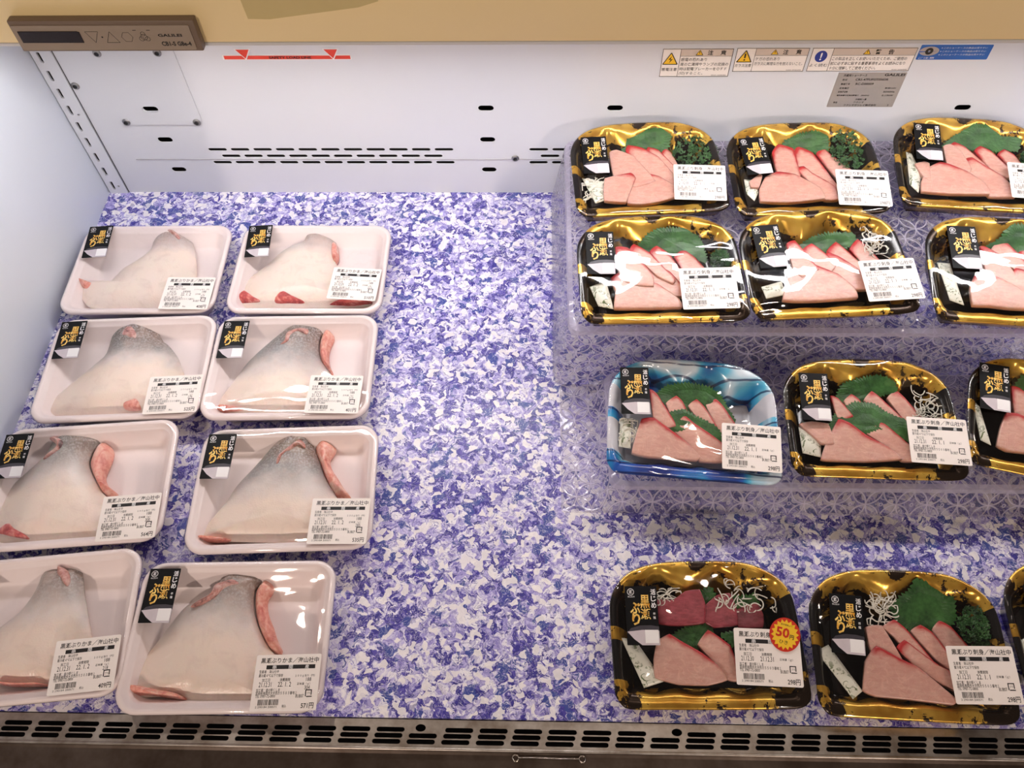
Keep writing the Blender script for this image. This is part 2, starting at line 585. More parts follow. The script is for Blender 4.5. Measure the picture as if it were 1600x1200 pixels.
M['slice'] = slice_mat('yellowtail_slice', srgb(213, 170, 156), srgb(203, 154, 140), srgb(178, 40, 44))
M['slice_deep'] = slice_mat('deep_red_slice', srgb(160, 70, 80), srgb(130, 46, 58), srgb(120, 24, 40))

def leaf_mat(name, c0, c1):
    k = NT(name)
    co = k.obj()
    n1 = k.noise(co, 60, 3.0)
    n2 = k.noise(co, 300, 2.0)
    col = k.ramp(k.val('MULTIPLY_ADD', n2.outputs[0], 0.35, k.val('MULTIPLY', n1.outputs[0], 0.65)), [(0.35, c0), (0.65, c1)])
    k.pbr(col, 0.4, spec=0.4, normal=k.bump(n2.outputs[0], 0.3, 0.001))
    return k.m
M['leaf'] = leaf_mat('shiso_green', srgb(30, 66, 28), srgb(62, 108, 52))
M['parsley'] = leaf_mat('parsley_green', srgb(22, 56, 26), srgb(66, 112, 58))

def gold_tray_mat():
    k = NT('gold_foil_tray')
    co = k.obj()
    n1 = k.noise(co, 95, 5.0, 0.7, 0.6)
    n2 = k.noise(co, 26, 1.5)
    f = k.val('MULTIPLY_ADD', n2.outputs[0], 0.75, k.val('MULTIPLY', n1.outputs[0], 0.55))
    mask = k.ramp(f, [(0.685, (0, 0, 0)), (0.70, (1, 1, 1))])
    col = k.mix(mask, k.ramp(k.noise(co, 40, 2.0).outputs[0], [(0.35, srgb(184, 132, 40)), (0.65, srgb(236, 192, 84))]), srgb(46, 32, 20))
    p = k.pbr(col, 0.22, metal=0.62, spec=0.5, normal=k.bump(n2.outputs[0], 0.25, 0.004))
    return k.m
M['gold'] = gold_tray_mat()
M['black_tray'] = simple('black_gloss_tray', (0.008, 0.007, 0.007), 0.16, grain=0.2)
def blue_tray_mat():
    k = NT('blue_wave_tray')
    co = k.obj()
    nz = k.noise(co, 14, 2.0, 0.5)
    w = k.n('ShaderNodeTexWave', wave_type='BANDS', bands_direction='Y')
    w.inputs['Scale'].default_value = 26
    w.inputs['Distortion'].default_value = 3.2
    w.inputs['Detail'].default_value = 1.5
    w.inputs['Detail Scale'].default_value = 0.5
    k.l(co, w.inputs['Vector'])
    c1 = k.ramp(nz.outputs[0], [(0.36, srgb(24, 44, 120)), (0.44, srgb(34, 84, 170)), (0.49, srgb(40, 140, 196)), (0.54, srgb(96, 184, 216)), (0.60, srgb(206, 224, 236)), (0.68, srgb(230, 232, 238))])
    ln = k.ramp(w.outputs[0], [(0.03, (1, 1, 1)), (0.10, (0, 0, 0))])
    col = k.mix(k.val('MULTIPLY', ln, 0.85), c1, srgb(20, 32, 84))
    k.pbr(col, 0.2, spec=0.5, coat=0.3)
    return k.m
M['blue_tray'] = blue_tray_mat()
M['pale_tray'] = simple('pale_tray_floor', srgb(206, 206, 214), 0.25, grain=0.12, gscale=40)
def brushed():
    k = NT('stainless_steel')
    co = k.obj()
    mp = k.n('ShaderNodeMapping')
    mp.inputs['Scale'].default_value = (0.05, 3, 3)
    k.l(co, mp.inputs[0])
    n1 = k.noise(mp.outputs[0], 260, 3.0)
    n2 = k.noise(co, 30, 4.0, 0.65)
    col = k.ramp(n2.outputs[0], [(0.35, srgb(158, 146, 134)), (0.65, srgb(204, 198, 190))])
    k.pbr(col, k.val('MULTIPLY_ADD', n2.outputs[0], 0.2, 0.26), metal=0.95, normal=k.bump(n1.outputs[0], 0.08, 0.0005))
    return k.m
M['stainless'] = brushed()
def bumper():
    k = NT('dark_bumper_steel')
    co = k.obj()
    n2 = k.noise(co, 22, 4.0, 0.65)
    col = k.ramp(n2.outputs[0], [(0.35, srgb(92, 78, 68)), (0.7, srgb(126, 112, 102))])
    k.pbr(col, 0.28, metal=0.8)
    return k.m
M['bumper'] = bumper()
M['chrome'] = simple('bright_wire', srgb(190, 180, 170), 0.15, 1.0, grain=0.02)
def lamp_mat():
    k = NT('led_diffuser')
    e = k.n('ShaderNodeEmission')
    e.inputs[0].default_value = (*LAMP_COLOR, 1)
    e.inputs[1].default_value = LAMP_POWER
    k.l(e.outputs[0], k.out.inputs[0])
    return k.m
M['lamp'] = lamp_mat()

# ------------------------------------------------------------------ measured layout (metres, in each pack's own frame)
DATA = {'kama': {'A': {'brand': [-0.07623, 0.04295, 0.0747],
                'cut': [[(-0.1027, -0.00901), (-0.09786, -0.00639), (-0.08563, -0.01272), (-0.07034, -0.01598), (-0.07715, -0.02566), (-0.08789, -0.02147)]],
                'fish': [(-0.01147, 0.08418), (0.02598, 0.08431), (0.03251, 0.07346), (0.04391, 0.05125), (0.05149, 0.02957), (0.05936, -0.00206), (0.06809, -0.04666), (0.06052, -0.05484), (0.02176, -0.05517),
                         (-0.02509, -0.05443), (-0.0659, -0.05337), (-0.07984, -0.04293), (-0.09243, -0.02675), (-0.09985, -0.01344), (-0.09501, -0.0098), (-0.08295, -0.01569), (-0.06762, -0.01935), (-0.0546, -0.00887),
                         (-0.04303, 0.01386), (-0.02631, 0.03061), (-0.01423, 0.04769), (-0.01546, 0.06969)],
                'fold': [],
                'meat': [(-0.0024, 0.07396), (0.00478, 0.07877), (0.0164, 0.07146), (0.02667, 0.06025), (0.02709, 0.05323), (0.01941, 0.05816), (0.00938, 0.06601)],
                'pos': (-0.505, 0.7044, 0.0178),
                'price': [0.06381, -0.04727, -0.0197]},
          'B': {'brand': [-0.07509, 0.04195, 0.0727],
                'cut': [[(-0.09403, -0.04155), (-0.08307, -0.03349), (-0.06776, -0.03938), (-0.05512, -0.0482), (-0.07035, -0.05029), (-0.09104, -0.04846)],
                        [(-0.03722, -0.02554), (-0.02332, -0.03308), (-0.00948, -0.04095), (0.00254, -0.04976), (-0.0235, -0.05054), (-0.04792, -0.04914)],
                        [(0.02625, -0.05017), (0.05041, -0.04488), (0.08468, -0.04523), (0.06979, -0.05064), (0.03883, -0.05126)]],
                'fish': [(-0.0235, 0.07193), (-0.01247, 0.07532), (-0.00283, 0.07714), (0.00979, 0.06987), (0.02216, 0.05784), (0.02729, 0.03838), (0.02532, 0.02346), (0.04147, 0.00472), (0.06358, -0.0197),
                         (0.08568, -0.04842), (0.05526, -0.05255), (0.02444, -0.05336), (-0.01579, -0.05366), (-0.05298, -0.05393), (-0.08724, -0.05359), (-0.09372, -0.04477), (-0.09733, -0.02884), (-0.09201, -0.01462),
                         (-0.07535, 0.0061), (-0.06366, 0.02085), (-0.04835, 0.044), (-0.03359, 0.05319), (-0.02202, 0.05762)],
                'fold': [],
                'meat': [(0.01441, 0.04909), (0.02216, 0.05784), (0.02689, 0.04483), (0.02846, 0.02984), (0.02466, 0.0224), (0.01848, 0.03191)],
                'pos': (-0.2907, 0.7059, -0.0011),
                'price': [0.06199, -0.03112, -0.0581]},
          'C': {'brand': [-0.07621, 0.04007, 0.0304],
                'cut': [[(-0.00155, -0.04671), (0.00831, -0.04452), (0.02417, -0.04259), (0.02677, -0.05481), (0.00461, -0.05439)]],
                'fish': [(-0.03671, 0.06716), (-0.03038, 0.07374), (-0.02233, 0.0799), (-0.01073, 0.08455), (0.0041, 0.08169), (0.01582, 0.07069), (0.02806, 0.04877), (0.03741, 0.04071), (0.05271, 0.02118),
                         (0.06526, -0.00513), (0.07885, -0.03429), (0.08462, -0.05795), (0.05708, -0.05936), (0.02765, -0.05846), (-0.01635, -0.05797), (-0.06037, -0.05749), (-0.0873, -0.05533), (-0.09291, -0.05098),
                         (-0.08746, -0.03335), (-0.07546, -0.01706), (-0.06301, -0.0014), (-0.04926, 0.01634), (-0.039, 0.03082), (-0.03777, 0.05169)],
                'fold': [],
                'meat': [(-0.02095, 0.05287), (-0.01821, 0.06146), (-0.00939, 0.06399), (0.00113, 0.05865), (0.00478, 0.04884), (0.00396, 0.0418), (-0.0066, 0.04418), (-0.0195, 0.04992)],
                'pos': (-0.4903, 0.5482, 0.0516),
                'price': [0.06696, -0.04537, 0.0149]},
          'D': {'brand': [-0.07555, 0.03605, 0.0001],
                'cut': [[(-0.08404, -0.05179), (-0.0662, -0.05237), (-0.05122, -0.0536), (-0.06274, -0.05516), (-0.08055, -0.05458)]],
                'fish': [(-0.02482, 0.06157), (-0.01684, 0.0712), (-0.00648, 0.07575), (0.00946, 0.07431), (0.0259, 0.06856), (0.03176, 0.06554), (0.02471, 0.05307), (0.02455, 0.03592), (0.03074, 0.01714),
                         (0.04361, -0.00137), (0.05961, -0.0231), (0.07829, -0.05977), (0.04903, -0.05938), (0.01964, -0.05831), (-0.02451, -0.05705), (-0.05699, -0.05594), (-0.08384, -0.05387), (-0.08865, -0.05038),
                         (-0.08102, -0.02997), (-0.07029, -0.00697), (-0.0617, 0.01296), (-0.05326, 0.0262), (-0.0406, 0.04298)],
                'fold': [(-0.01525, 0.04926), (-0.01003, 0.05589), (0.00206, 0.05821), (0.01124, 0.05691), (0.01103, 0.04924), (-3e-05, 0.05094), (-0.00632, 0.04626), (-0.00804, 0.03682), (-0.01566, 0.03129),
                         (-0.02172, 0.03082), (-0.01588, 0.03788)],
                'meat': [(0.03164, 0.06651), (0.03938, 0.06056), (0.04176, 0.05088), (0.03876, 0.03949), (0.03825, 0.02445), (0.04133, 0.01145), (0.04743, -0.00179), (0.04361, -0.00137), (0.03074, 0.01714),
                         (0.02501, 0.03591), (0.02537, 0.05402)],
                'pos': (-0.2904, 0.552, 0.0227),
                'price': [0.05759, -0.0452, -0.0286]},
          'E': {'brand': [-0.07966, 0.03718, -0.0177],
                'cut': [[(-0.09052, -0.05115), (-0.07841, -0.03979), (-0.06448, -0.03977), (-0.05248, -0.04729), (-0.04127, -0.0597), (-0.06271, -0.05669), (-0.08245, -0.05313)]],
                'fish': [(-0.05313, 0.06689), (-0.0504, 0.07845), (-0.03961, 0.07869), (-0.02856, 0.0778), (-0.00691, 0.07148), (0.00594, 0.06138), (-0.0017, 0.05269), (-0.00529, 0.03469), (0.00319, 0.01611),
                         (0.01961, -0.00705), (0.03711, -0.0241), (0.05452, -0.04911), (0.05552, -0.06816), (0.02299, -0.06764), (-0.01472, -0.06606), (-0.0461, -0.06497), (-0.08526, -0.06261), (-0.1042, -0.05713),
                         (-0.10669, -0.0393), (-0.09817, -0.01492), (-0.08822, 0.00577), (-0.07687, 0.02244), (-0.05768, 0.04644)],
                'fold': [(-0.05056, 0.06254), (-0.04419, 0.06389), (-0.03107, 0.05604), (-0.03275, 0.04578), (-0.04292, 0.03827), (-0.05159, 0.03596), (-0.04484, 0.04371), (-0.03846, 0.0505), (-0.04471, 0.05744)],
                'meat': [(0.00594, 0.06138), (0.01385, 0.05531), (0.01946, 0.04716), (0.02006, 0.03721), (0.01738, 0.02389), (0.01584, 0.0151), (0.02123, 0.00441), (0.03551, -0.00902), (0.02122, -0.00862),
                         (0.00483, 0.0145), (-0.00473, 0.03389), (-0.00164, 0.05238)],
                'pos': (-0.4985, 0.3933, 0.0902),
                'price': [0.06404, -0.04808, 0.0084]},
          'F': {'brand': [-0.07716, 0.03795, -0.0263],
                'cut': [[(-0.09137, -0.05173), (-0.0727, -0.05268), (-0.05401, -0.05394), (-0.06087, -0.05551), (-0.08219, -0.05537)]],
                'fish': [(-0.00933, 0.07816), (-0.00063, 0.08242), (0.01083, 0.07599), (0.02019, 0.07423), (0.02939, 0.0709), (0.02151, 0.06163), (0.02579, 0.04944), (0.03169, 0.03567), (0.03946, 0.01711),
                         (0.05417, -0.00692), (0.06991, -0.03032), (0.08205, -0.05824), (0.05388, -0.05905), (0.02834, -0.05786), (0.00591, -0.05932), (-0.01688, -0.05778), (-0.05258, -0.05533), (-0.08976, -0.05312),
                         (-0.09348, -0.04983), (-0.0799, -0.0281), (-0.06732, -0.00812), (-0.05862, 0.01088), (-0.04145, 0.03502), (-0.02907, 0.05405), (-0.01891, 0.06923)],
                'fold': [(0.00155, 0.05648), (0.00778, 0.06123), (0.01485, 0.05598), (0.0155, 0.04998), (0.0086, 0.05399), (0.00125, 0.04627), (-0.00669, 0.0415), (-0.01015, 0.02992), (-0.01385, 0.02757),
                         (-0.01386, 0.03924), (-0.00716, 0.04777)],
                'meat': [(0.02939, 0.0709), (0.04095, 0.06471), (0.04831, 0.05373), (0.04231, 0.04202), (0.04491, 0.03016), (0.05266, 0.01827), (0.05987, 0.00657), (0.07034, -0.00862), (0.05494, -0.00742),
                         (0.03976, 0.0171), (0.03199, 0.03566), (0.02357, 0.05637)],
                'pos': (-0.271, 0.3911, 0.0478),
                'price': [0.06448, -0.0448, -0.0326]},
          'G': {'brand': [-0.075, 0.045, 0.0],
                'cut': [[(-0.0288, -0.04899), (3e-05, -0.05353), (0.01968, -0.05446), (0.01861, -0.05599), (-0.01393, -0.05315)]],
                'fish': [(-0.01079, 0.06312), (-0.00556, 0.06657), (0.00014, 0.06792), (0.01107, 0.06573), (0.02024, 0.06483), (0.02724, 0.06733), (0.03139, 0.0574), (0.03654, 0.0382), (0.04465, 0.01464),
                         (0.0541, -0.01129), (0.06097, -0.03476), (0.06369, -0.05715), (0.04461, -0.05872), (0.02185, -0.05559), (0.0023, -0.05467), (-0.02639, -0.05015), (-0.05515, -0.04576), (-0.07475, -0.03977),
                         (-0.07461, -0.0301), (-0.0634, -0.01429), (-0.04754, 0.00145), (-0.03578, 0.01205), (-0.02307, 0.02573), (-0.01417, 0.0447)],
                'fold': [],
                'meat': [(0.00988, 0.06426), (0.02091, 0.05764), (0.02523, 0.04704), (0.02352, 0.0407), (0.01617, 0.04793), (0.01092, 0.05548)],
                'pos': (-0.4978, 0.2346, 0.1115),
                'price': [0.06226, -0.0449, 0.0143]},
          'H': {'brand': [-0.07587, 0.03835, -0.0014],
                'cut': [[(-0.10072, -0.04583), (-0.08632, -0.04531), (-0.06544, -0.04766), (-0.04406, -0.05276), (-0.034, -0.05946), (-0.0488, -0.05751), (-0.06966, -0.05451), (-0.09557, -0.05489)]],
                'fish': [(-0.02058, 0.07078), (-0.01169, 0.0734), (0.00606, 0.0699), (0.02119, 0.06277), (0.01296, 0.05146), (0.01301, 0.03895), (0.0162, 0.02508), (0.02414, 0.00765), (0.03716, -0.01091),
                         (0.05402, -0.02551), (0.07941, -0.05239), (0.0785, -0.06733), (0.04841, -0.06563), (0.02698, -0.0651), (-0.00876, -0.0644), (-0.03151, -0.06129), (-0.04185, -0.0564), (-0.06792, -0.0554),
                         (-0.09232, -0.05552), (-0.09865, -0.04746), (-0.09218, -0.02649), (-0.07921, -0.00647), (-0.06537, 0.01861), (-0.05495, 0.03372), (-0.03261, 0.04427), (-0.02808, 0.0568)],
                'fold': [(-0.02592, 0.05151), (-0.01598, 0.05577), (-0.00708, 0.05753), (0.00157, 0.05189), (-0.00391, 0.04993), (-0.01361, 0.04446), (-0.02284, 0.03685), (-0.03411, 0.03087), (-0.04655, 0.02891),
                         (-0.03818, 0.03614), (-0.02872, 0.04219)],
                'meat': [(0.02119, 0.06277), (0.02729, 0.05838), (0.03158, 0.05041), (0.02678, 0.03876), (0.02985, 0.02489), (0.03774, 0.0097), (0.04325, -0.00222), (0.05026, -0.0147), (0.03801, -0.01164),
                         (0.02516, 0.00689), (0.01711, 0.02506), (0.01393, 0.03894), (0.01378, 0.05113)],
                'pos': (-0.2983, 0.2302, 0.0283),
                'price': [0.06431, -0.04829, 0.0114]}},
 'outline': [(-0.07825, 9e-05), (-0.04147, -0.00025), (0.00351, -0.00012), (0.04844, 0.00042), (0.07995, 0.00158), (0.0903, 0.00621), (0.09383, 0.01319), (0.09336, 0.02798), (0.09236, 0.04807), (0.09077, 0.07006),
             (0.08925, 0.09105), (0.08657, 0.10632), (0.07975, 0.11713), (0.0712, 0.12492), (0.05617, 0.13275), (0.03743, 0.13714), (0.00379, 0.138), (-0.03169, 0.13694), (-0.04793, 0.13483), (-0.06099, 0.13161),
             (-0.07417, 0.12525), (-0.08423, 0.11581), (-0.09025, 0.10569), (-0.09312, 0.09415), (-0.09319, 0.07374), (-0.09265, 0.05009), (-0.09181, 0.027), (-0.09119, 0.01355), (-0.08701, 0.00587)],
 'sashimi': {'r1a': {'brand': [-0.06369, 0.08463, 0.0055],
                     'daikon': [[(-0.07856, 0.05577, 0), (-0.05497, 0.02695, 0)]],
                     'leaves': [[(-0.02919, 0.10168, 0), (-0.0191, 0.11824, 0), (-0.02013, 0.12769, 0), (0.00345, 0.14717, 0), (0.03747, 0.14714, 0), (0.03224, 0.1158, 0), (0.02613, 0.09907, 0), (-0.00152, 0.10037, 0)]],
                     'parsley': [[(0.03539, 0.11565, 0), (0.09315, 0.07009, 0)]],
                     'pos': (0.1426, 0.7108, 0.1, 0.0544),
                     'price': [0.06002, 0.03787, -0.0939],
                     'sachet': [[(-0.08049, 0.06178, 0), (-0.05482, 0.05614, 0), (-0.05614, 0.027, 0), (-0.06698, 0.02318, 0)]],
                     'slices': [[(-0.04511, 0.09936, 0), (-0.03521, 0.10197, 0), (-0.01462, 0.09028, 0), (0.00389, 0.06171, 0), (-0.0229, 0.05525, 0), (-0.04814, 0.06473, 0)],
                                [(-0.02437, 0.10146, 1), (-0.01986, 0.1105, 1), (-0.00344, 0.10509, 1), (0.0165, 0.08881, 0), (0.03234, 0.06097, 0), (0.03054, 0.04628, 0), (0.00396, 0.0623, 0)],
                                [(0.00209, 0.1002, 1), (0.00533, 0.10776, 1), (0.01807, 0.10253, 1), (0.03453, 0.07886, 0), (0.03489, 0.06234, 0), (0.02156, 0.07044, 0)],
                                [(0.02133, 0.09929, 1), (0.02813, 0.10575, 1), (0.03406, 0.09869, 0), (0.0381, 0.0787, 0), (0.03142, 0.07298, 0)],
                                [(-0.0547, 0.05761, 0), (-0.01977, 0.06281, 1), (-0.0147, 0.05427, 0), (-0.02672, 0.02853, 0), (-0.03002, 0.01862, 0), (-0.05767, 0.02276, 0)],
                                [(-0.02267, 0.0576, 1), (-0.00077, 0.06252, 1), (0.01292, 0.05743, 0), (0.03217, 0.04034, 0), (0.03254, 0.02436, 0), (0.00844, 0.01828, 0), (-0.01044, 0.01629, 0),
                                 (-0.03002, 0.01862, 0)]]},
             'r1b': {'brand': [-0.06036, 0.08228, 0.0979],
                     'daikon': [],
                     'leaves': [[(-0.02564, 0.11043, 0), (-0.01347, 0.12724, 0), (-0.00235, 0.1364, 0), (0.02073, 0.14378, 0), (0.03663, 0.1371, 0), (0.03681, 0.10752, 0), (0.02531, 0.09919, 0), (-0.00519, 0.10292, 0)]],
                     'parsley': [[(0.03862, 0.12763, 0), (0.07938, 0.07028, 0)]],
                     'pos': (0.3336, 0.7103, 0.1, 0.0253),
                     'price': [0.06258, 0.0322, -0.0729],
                     'sachet': [[(-0.07448, 0.05871, 0), (-0.05708, 0.05687, 0), (-0.05969, 0.03794, 0), (-0.06599, 0.02596, 0), (-0.07431, 0.03679, 0)]],
                     'slices': [[(-0.03558, 0.09991, 1), (-0.02541, 0.11197, 1), (-0.00743, 0.10388, 1), (-0.01119, 0.07221, 0), (-0.0236, 0.06059, 0), (-0.03939, 0.06537, 0)],
                                [(-0.00791, 0.10083, 1), (-0.00169, 0.1099, 1), (0.01568, 0.09879, 1), (0.02715, 0.06841, 0), (0.03523, 0.04761, 0), (0.00736, 0.0629, 0), (-0.01144, 0.0782, 0)],
                                [(0.01926, 0.09871, 1), (0.02942, 0.10922, 1), (0.03896, 0.09523, 1), (0.05845, 0.0782, 0), (0.05596, 0.06483, 0), (0.03784, 0.06225, 0)],
                                [(-0.05929, 0.04083, 0), (-0.04984, 0.05819, 0), (-0.03469, 0.06527, 1), (-0.01422, 0.0604, 0), (0.01462, 0.03641, 0), (0.0177, 0.02055, 0), (-0.02781, 0.01776, 0),
                                 (-0.06195, 0.02159, 0)],
                                [(-0.01119, 0.07221, 1), (-1e-05, 0.07555, 1), (0.00761, 0.06437, 1), (0.03304, 0.04183, 0), (0.03407, 0.02164, 0), (0.01679, 0.02199, 0), (0.00494, 0.04824, 0)],
                                [(-0.07095, 0.04982, 0), (-0.05655, 0.0607, 0), (-0.05336, 0.05827, 0), (-0.05929, 0.04083, 0), (-0.06978, 0.04105, 0)]]},
             'r1c': {'brand': [-0.05374, 0.09148, -0.0163],
                     'daikon': [],
                     'leaves': [[(-0.02894, 0.10088, 0), (-0.01929, 0.11778, 0), (-0.00392, 0.13534, 0), (-0.00099, 0.15031, 0), (0.05268, 0.15182, 0), (0.06635, 0.132, 0), (0.06237, 0.10534, 0), (0.04083, 0.09926, 0),
                                 (0.00816, 0.09952, 0)]],
                     'parsley': [[(0.06128, 0.09804, 0), (0.08188, 0.0713, 0)]],
                     'pos': (0.531, 0.7188, 0.1, -0.0927),
                     'price': [0.06777, 0.04113, -0.013],
                     'sachet': [[(-0.07547, 0.08697, 0), (-0.0691, 0.08459, 0), (-0.06013, 0.05401, 0), (-0.06656, 0.02434, 0), (-0.07594, 0.03596, 0)]],
                     'slices': [[(-0.03148, 0.09777, 0), (-0.02232, 0.10113, 0), (-0.01132, 0.09216, 0), (-0.00683, 0.07534, 0), (-0.01512, 0.06052, 0), (-0.03503, 0.06594, 0)],
                                [(-0.02237, 0.10069, 1), (-0.01622, 0.10628, 1), (-0.00491, 0.09991, 1), (0.01614, 0.07721, 0), (0.01987, 0.0648, 0), (-0.00574, 0.07542, 0)],
                                [(0.00669, 0.0965, 1), (0.01532, 0.10416, 1), (0.02743, 0.09674, 1), (0.04124, 0.07926, 0), (0.04484, 0.06685, 0), (0.02102, 0.07336, 0)],
                                [(0.03472, 0.09445, 1), (0.04459, 0.10275, 1), (0.05536, 0.09468, 1), (0.05954, 0.08644, 0), (0.05064, 0.07719, 0)],
                                [(-0.06387, 0.03835, 0), (-0.05408, 0.06014, 0), (-0.03897, 0.06958, 1), (-0.02847, 0.06647, 1), (-0.00819, 0.05548, 0), (0.01091, 0.03766, 0), (0.01513, 0.02164, 0),
                                 (-0.03366, 0.02095, 0), (-0.0654, 0.02307, 0)],
                                [(-0.0074, 0.07956, 1), (0.00164, 0.08244, 1), (0.0132, 0.0713, 1), (0.03437, 0.05342, 0), (0.04552, 0.03506, 0), (0.04583, 0.02286, 0), (0.01406, 0.02155, 0), (0.00608, 0.04139, 0),
                                 (-0.00928, 0.05539, 0)],
                                [(-0.06994, 0.06449, 0), (-0.05759, 0.06835, 0), (-0.0513, 0.06602, 0), (-0.05933, 0.05127, 0), (-0.06721, 0.05906, 0)]]},
             'r2a': {'brand': [-0.06741, 0.08483, -0.0067],
                     'daikon': [],
                     'leaves': [[(-0.02343, 0.10474, 0), (-0.01092, 0.12457, 0), (0.00329, 0.13518, 0), (0.03899, 0.13461, 0), (0.05209, 0.11022, 0), (0.05481, 0.08393, 0), (0.03025, 0.08949, 0), (6e-05, 0.09517, 0)]],
                     'parsley': [[(0.05825, 0.09561, 0), (0.08141, 0.06937, 0)]],
                     'pos': (0.144, 0.5477, 0.1, 0.021),
                     'price': [0.05016, 0.03778, 0.0197],
                     'sachet': [[(-0.07998, 0.05011, 0), (-0.06128, 0.05742, 0), (-0.05471, 0.02123, 0), (-0.07151, 0.02514, 0)]],
                     'slices': [[(-0.05013, 0.10119, 1), (-0.03485, 0.09885, 1), (-0.01464, 0.07461, 0), (-0.0148, 0.05802, 0), (-0.03297, 0.06082, 0), (-0.05199, 0.06874, 0)],
                                [(-0.03387, 0.09699, 1), (-0.02781, 0.10534, 1), (-0.0111, 0.09272, 1), (0.01076, 0.06656, 0), (0.00611, 0.0628, 0), (-0.0104, 0.07327, 0)],
                                [(-0.01081, 0.09665, 1), (-0.00135, 0.10494, 1), (0.01299, 0.09236, 1), (0.02397, 0.06892, 0), (0.02291, 0.05749, 0), (0.00708, 0.0743, 0)],
                                [(0.01725, 0.09099, 1), (0.0291, 0.10052, 1), (0.04117, 0.08933, 1), (0.05372, 0.07362, 0), (0.02818, 0.06758, 0)],
                                [(-0.05682, 0.05989, 1), (-0.04552, 0.06788, 1), (-0.02856, 0.06203, 1), (-0.00365, 0.04904, 0), (0.01813, 0.02885, 0), (0.02134, 0.01778, 0), (-0.02725, 0.01916, 0),
                                 (-0.05584, 0.02003, 0), (-0.05136, 0.04219, 0)],
                                [(-0.01346, 0.07588, 1), (-0.00571, 0.07757, 1), (0.01087, 0.06783, 1), (0.02256, 0.0537, 0), (0.02297, 0.02387, 0), (0.0044, 0.04267, 0), (-0.01499, 0.0555, 0)]]},
             'r2b': {'brand': [-0.0613, 0.08771, 0.0576],
                     'daikon': [[(0.05428, 0.11411, 0), (0.08145, 0.07856, 0)]],
                     'leaves': [[(-0.025, 0.095, 0), (-0.00636, 0.11143, 0), (0.01262, 0.1173, 0), (0.04325, 0.1146, 0), (0.04587, 0.10114, 0), (0.02038, 0.09038, 0), (-0.00902, 0.08642, 0)],
                                [(-0.01478, 0.07368, 0), (-0.00159, 0.07959, 0), (0.00654, 0.08183, 0), (0.00075, 0.06401, 0)],
                                [(0.02556, 0.08361, 0), (0.04399, 0.0776, 0), (0.04464, 0.06083, 0), (0.03255, 0.06519, 0)]],
                     'parsley': [],
                     'pos': (0.3314, 0.5573, 0.1, 0.0531),
                     'price': [0.06568, 0.03902, 0.0328],
                     'sachet': [[(-0.0743, 0.04444, 0), (-0.05052, 0.05097, 0), (-0.04938, 0.03338, 0), (-0.07149, 0.02937, 0)]],
                     'slices': [[(-0.03875, 0.09824, 1), (-0.02806, 0.10227, 1), (-0.01848, 0.08292, 1), (-0.0137, 0.07364, 0), (-0.03509, 0.06428, 0), (-0.04273, 0.07619, 0)],
                                [(-0.0227, 0.08964, 1), (-0.00902, 0.09772, 1), (-4e-05, 0.08734, 1), (0.00845, 0.08045, 0), (-0.00388, 0.06806, 0), (-0.0137, 0.07364, 0)],
                                [(0.00702, 0.08965, 1), (0.02048, 0.10146, 1), (0.03074, 0.0873, 1), (0.04046, 0.07645, 0), (0.03498, 0.06637, 0), (0.01822, 0.08002, 0)],
                                [(0.03403, 0.09241, 1), (0.04685, 0.10561, 1), (0.05616, 0.09275, 1), (0.06538, 0.07537, 0), (0.05987, 0.07044, 0), (0.04531, 0.07365, 0)],
                                [(-0.05636, 0.02428, 0), (-0.04363, 0.0532, 0), (-0.02938, 0.07742, 1), (-0.01444, 0.0698, 1), (0.01265, 0.0533, 0), (0.02603, 0.03513, 0), (0.02839, 0.02141, 0), (-0.00683, 0.02119, 0),
                                 (-0.02806, 0.0216, 0)],
                                [(-0.00414, 0.06679, 0), (0.00639, 0.08654, 1), (0.01822, 0.08002, 1), (0.0363, 0.06247, 0), (0.04155, 0.047, 0), (0.04216, 0.02575, 0), (0.0276, 0.02267, 0), (0.01911, 0.04293, 0)]]},
             'r2c': {'brand': [-0.05355, 0.08968, 0.0205],
                     'daikon': [],
                     'leaves': [[(-0.0212, 0.10536, 0), (-0.00971, 0.11533, 0), (-0.00079, 0.1301, 0), (0.00136, 0.14452, 0), (0.02689, 0.14579, 0), (0.04638, 0.14375, 0), (0.05129, 0.12016, 0), (0.03942, 0.1026, 0),
                                 (0.01097, 0.09758, 0)]],
                     'parsley': [],
                     'pos': (0.5277, 0.5465, 0.1, -0.0848),
                     'price': [0.05427, 0.03949, -0.029],
                     'sachet': [[(-0.07875, 0.07809, 0), (-0.0649, 0.07784, 0), (-0.0564, 0.02423, 0), (-0.07088, 0.02951, 0)]],
                     'slices': [[(-0.02967, 0.10469, 1), (-0.02273, 0.10247, 1), (-0.00962, 0.09319, 0), (-0.00094, 0.07758, 0), (0.0014, 0.06436, 0), (-0.00594, 0.05911, 0), (-0.02725, 0.0627, 0),
                                 (-0.03378, 0.07493, 0)],
                                [(-0.01872, 0.09934, 0), (-0.00638, 0.11517, 1), (0.00188, 0.11067, 1), (0.01097, 0.09758, 1), (0.01815, 0.08723, 0), (0.01597, 0.06688, 0), (0.00366, 0.0719, 0), (-0.0015, 0.08838, 0)],
                                [(0.01231, 0.09906, 1), (0.02184, 0.11017, 1), (0.02888, 0.09901, 1), (0.0355, 0.08592, 0), (0.03145, 0.07481, 0), (0.0177, 0.08856, 0)],
                                [(-0.04924, 0.04567, 0), (-0.04153, 0.06248, 1), (-0.03132, 0.06491, 1), (-0.01687, 0.05889, 0), (0.00288, 0.046, 0), (0.01169, 0.03372, 0), (0.01262, 0.01968, 0), (-0.01189, 0.01994, 0),
                                 (-0.03298, 0.0223, 0), (-0.04975, 0.02155, 0)],
